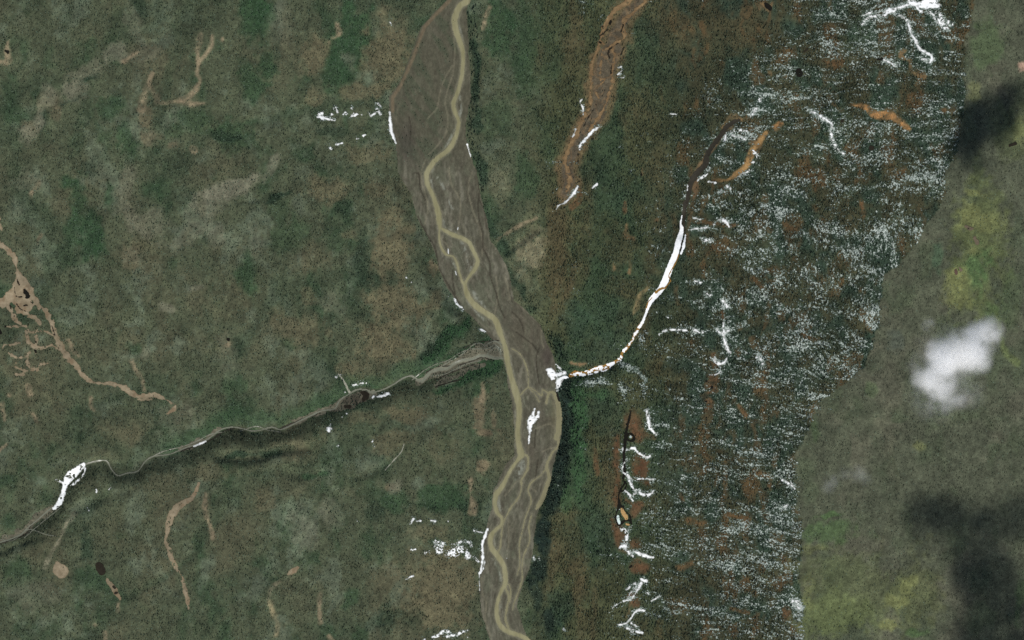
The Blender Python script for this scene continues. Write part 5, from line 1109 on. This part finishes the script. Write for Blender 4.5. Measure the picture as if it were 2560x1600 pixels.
# ------------------------------------------------------------------ clouds
def cloud(name, lobes, base, dens, label, noise=(150, 1.1), seed=0.0, voxel=22):
    """lobes: x, y on the photograph, radius in its pixels, thickness factor, strength; a closed hull filled with an uneven volume"""
    k = (CAM_H - base) / CAM_H
    L = [((x - 1280) * M_PER_PX * k, (800 - y) * M_PER_PX * k, base, r * M_PER_PX * k, f, s) for x, y, r, f, s in lobes]
    cx, cy = np.mean([l[0] for l in L]), np.mean([l[1] for l in L])
    me = bpy.data.meshes.new(name)
    V, F = [], []
    nu, nv = 14, 8
    for (lx, ly, lz, r, f, s) in L:
        b = len(V)
        for j in range(nv + 1):
            th = math.pi * j / nv
            for i in range(nu):
                ph = 2 * math.pi * i / nu
                V.append((lx - cx + r * math.sin(th) * math.cos(ph), ly - cy + r * math.sin(th) * math.sin(ph), r * f * math.cos(th)))
        for j in range(nv):
            for i in range(nu):
                F.append((b + j * nu + i, b + (j + 1) * nu + i, b + (j + 1) * nu + (i + 1) % nu, b + j * nu + (i + 1) % nu))
    me.from_pydata(V, [], F)
    o = link(name, me, label=label, category='cloud')
    o.location = (cx, cy, base)
    rm = o.modifiers.new('skin', 'REMESH')
    rm.mode = 'VOXEL'
    rm.voxel_size = voxel
    m = bpy.data.materials.new('cloud_vapour')
    m.use_nodes = True
    nt = m.node_tree
    nt.nodes.remove(nt.nodes['Principled BSDF'])
    tc = N(nt, 'ShaderNodeTexCoord')
    acc = None
    # warp
    nz = N(nt, 'ShaderNodeTexNoise')
    nz.inputs['Scale'].default_value = 1.0 / noise[0]
    nz.inputs['Detail'].default_value = 5
    nz.inputs['Roughness'].default_value = .66
    off = N(nt, 'ShaderNodeVectorMath', operation='ADD')
    off.inputs[1].default_value = (seed * 1000, seed * 370, 0)
    nt.links.new(tc.outputs['Object'], off.inputs[0])
    nt.links.new(off.outputs[0], nz.inputs['Vector'])
    for (lx, ly, lz, r, f, s) in L:
        sub = N(nt, 'ShaderNodeVectorMath', operation='SUBTRACT')
        sub.inputs[1].default_value = (lx - cx, ly - cy, 0)
        nt.links.new(tc.outputs['Object'], sub.inputs[0])
        mul = N(nt, 'ShaderNodeVectorMath', operation='MULTIPLY')
        mul.inputs[1].default_value = (1 / r, 1 / r, 1 / (r * f))
        nt.links.new(sub.outputs[0], mul.inputs[0])
        ln = N(nt, 'ShaderNodeVectorMath', operation='LENGTH')
        nt.links.new(mul.outputs[0], ln.inputs[0])
        mr = N(nt, 'ShaderNodeMapRange', interpolation_type='SMOOTHSTEP')
        mr.inputs['From Min'].default_value, mr.inputs['From Max'].default_value = 1.0, 0.1
        mr.inputs['To Min'].default_value, mr.inputs['To Max'].default_value = 0.0, s
        nt.links.new(ln.outputs['Value'], mr.inputs['Value'])
        if acc is None:
            acc = mr.outputs[0]
        else:
            ad = N(nt, 'ShaderNodeMath', operation='ADD')
            nt.links.new(acc, ad.inputs[0])
            nt.links.new(mr.outputs[0], ad.inputs[1])
            acc = ad.outputs[0]
    nm = N(nt, 'ShaderNodeMapRange')
    nm.inputs['From Min'].default_value, nm.inputs['From Max'].default_value = 0.36, 0.62
    nm.inputs['To Min'].default_value, nm.inputs['To Max'].default_value = max(0, 1 - noise[1]), 1.5
    nt.links.new(nz.outputs[0], nm.inputs['Value'])
    md = N(nt, 'ShaderNodeMath', operation='MULTIPLY')
    nt.links.new(acc, md.inputs[0])
    nt.links.new(nm.outputs[0], md.inputs[1])
    dn = N(nt, 'ShaderNodeMath', operation='MULTIPLY')
    dn.inputs[1].default_value = dens
    nt.links.new(md.outputs[0], dn.inputs[0])
    vs = N(nt, 'ShaderNodeVolumeScatter')
    vs.inputs['Color'].default_value = (1, 1, 1, 1)
    vs.inputs['Anisotropy'].default_value = 0.0
    nt.links.new(dn.outputs[0], vs.inputs['Density'])
    nt.links.new(vs.outputs[0], nt.nodes['Material Output'].inputs['Volume'])
    me.materials.append(m)
    return o


CB = 1440.0
cloud('cloud', [(2354, 905, 50, 1.2, 1.3), (2350, 880, 46, 1.1, .8), (2345, 950, 58, 1.0, .9), (2410, 874, 66, 1.1, .9), (2450, 850, 60, 1.1, .75), (2476, 824, 46, 1.0, .5), (2442, 900, 50, 1.0, .6), (2300, 948, 36, .8, .3), (2350, 1002, 48, .6, .3), (2392, 1000, 38, .6, .22), (2375, 905, 118, .5, .10), (2335, 990, 84, .4, .12), (2420, 985, 60, .4, .09), (2300, 915, 46, .5, .12)],
      CB, 0.022, 'bright white puffy cloud over the grey green woods at the right', (120, .95), 1.0)
cloud('cloud', [(2318, 812, 26, .5, 1.0), (2330, 806, 18, .5, .6)], CB, 0.0045, 'small faint cloud wisp above the bright white cloud', (90, 1.0), 2.0)
cloud('cloud', [(2072, 1215, 30, .5, .8), (2080, 1200, 26, .5, .7), (2145, 1185, 34, .5, .8), (2112, 1184, 26, .5, .6), (2166, 1200, 24, .5, .5)], CB, 0.0036, 'pair of faint translucent cloud wisps near the snow line', (90, 1.0), 3.0)
SHX, SHY = to_sun_xy.x * CB / math.tan(SUN_EL) / M_PER_PX, -to_sun_xy.y * CB / math.tan(SUN_EL) / M_PER_PX
PAR = CAM_H / (CAM_H - CB)


def over(shadow):
    # the places of the clouds that throw these shadows (x, y, radius, thickness, strength): up the sun's ray from the ground
    return [((x + SHX - 1280) * PAR + 1280, (y + SHY - 800) * PAR + 800, r * PAR, f, s) for x, y, r, f, s in shadow]


cloud('cloud', over([(2300, 1285, 75, .4, 1), (2360, 1290, 75, .4, 1), (2300, 1348, 46, .4, .8), (2425, 1310, 85, .4, 1), (2500, 1300, 90, .35, 1), (2565, 1290, 90, .35, 1), (2450, 1400, 110, .3, 1), (2415, 1460, 76, .35, 1), (2500, 1480, 130, .3, 1), (2440, 1570, 104, .3, 1), (2550, 1590, 130, .3, 1), (2425, 1670, 110, .3, 1), (2345, 1350, 56, .35, .8), (2390, 1385, 64, .35, .9)]),
      CB, 0.012, 'cloud that throws the wide dark shadow on the woods at the lower right', (230, .5), 5.0, 30)
cloud('cloud', over([(2265, 1195, 34, .4, .8), (2240, 1200, 24, .4, .5)]), CB, 0.003, 'small cloud that throws the faint smudge left of the wide cloud shadow', (120, .8), 6.0)
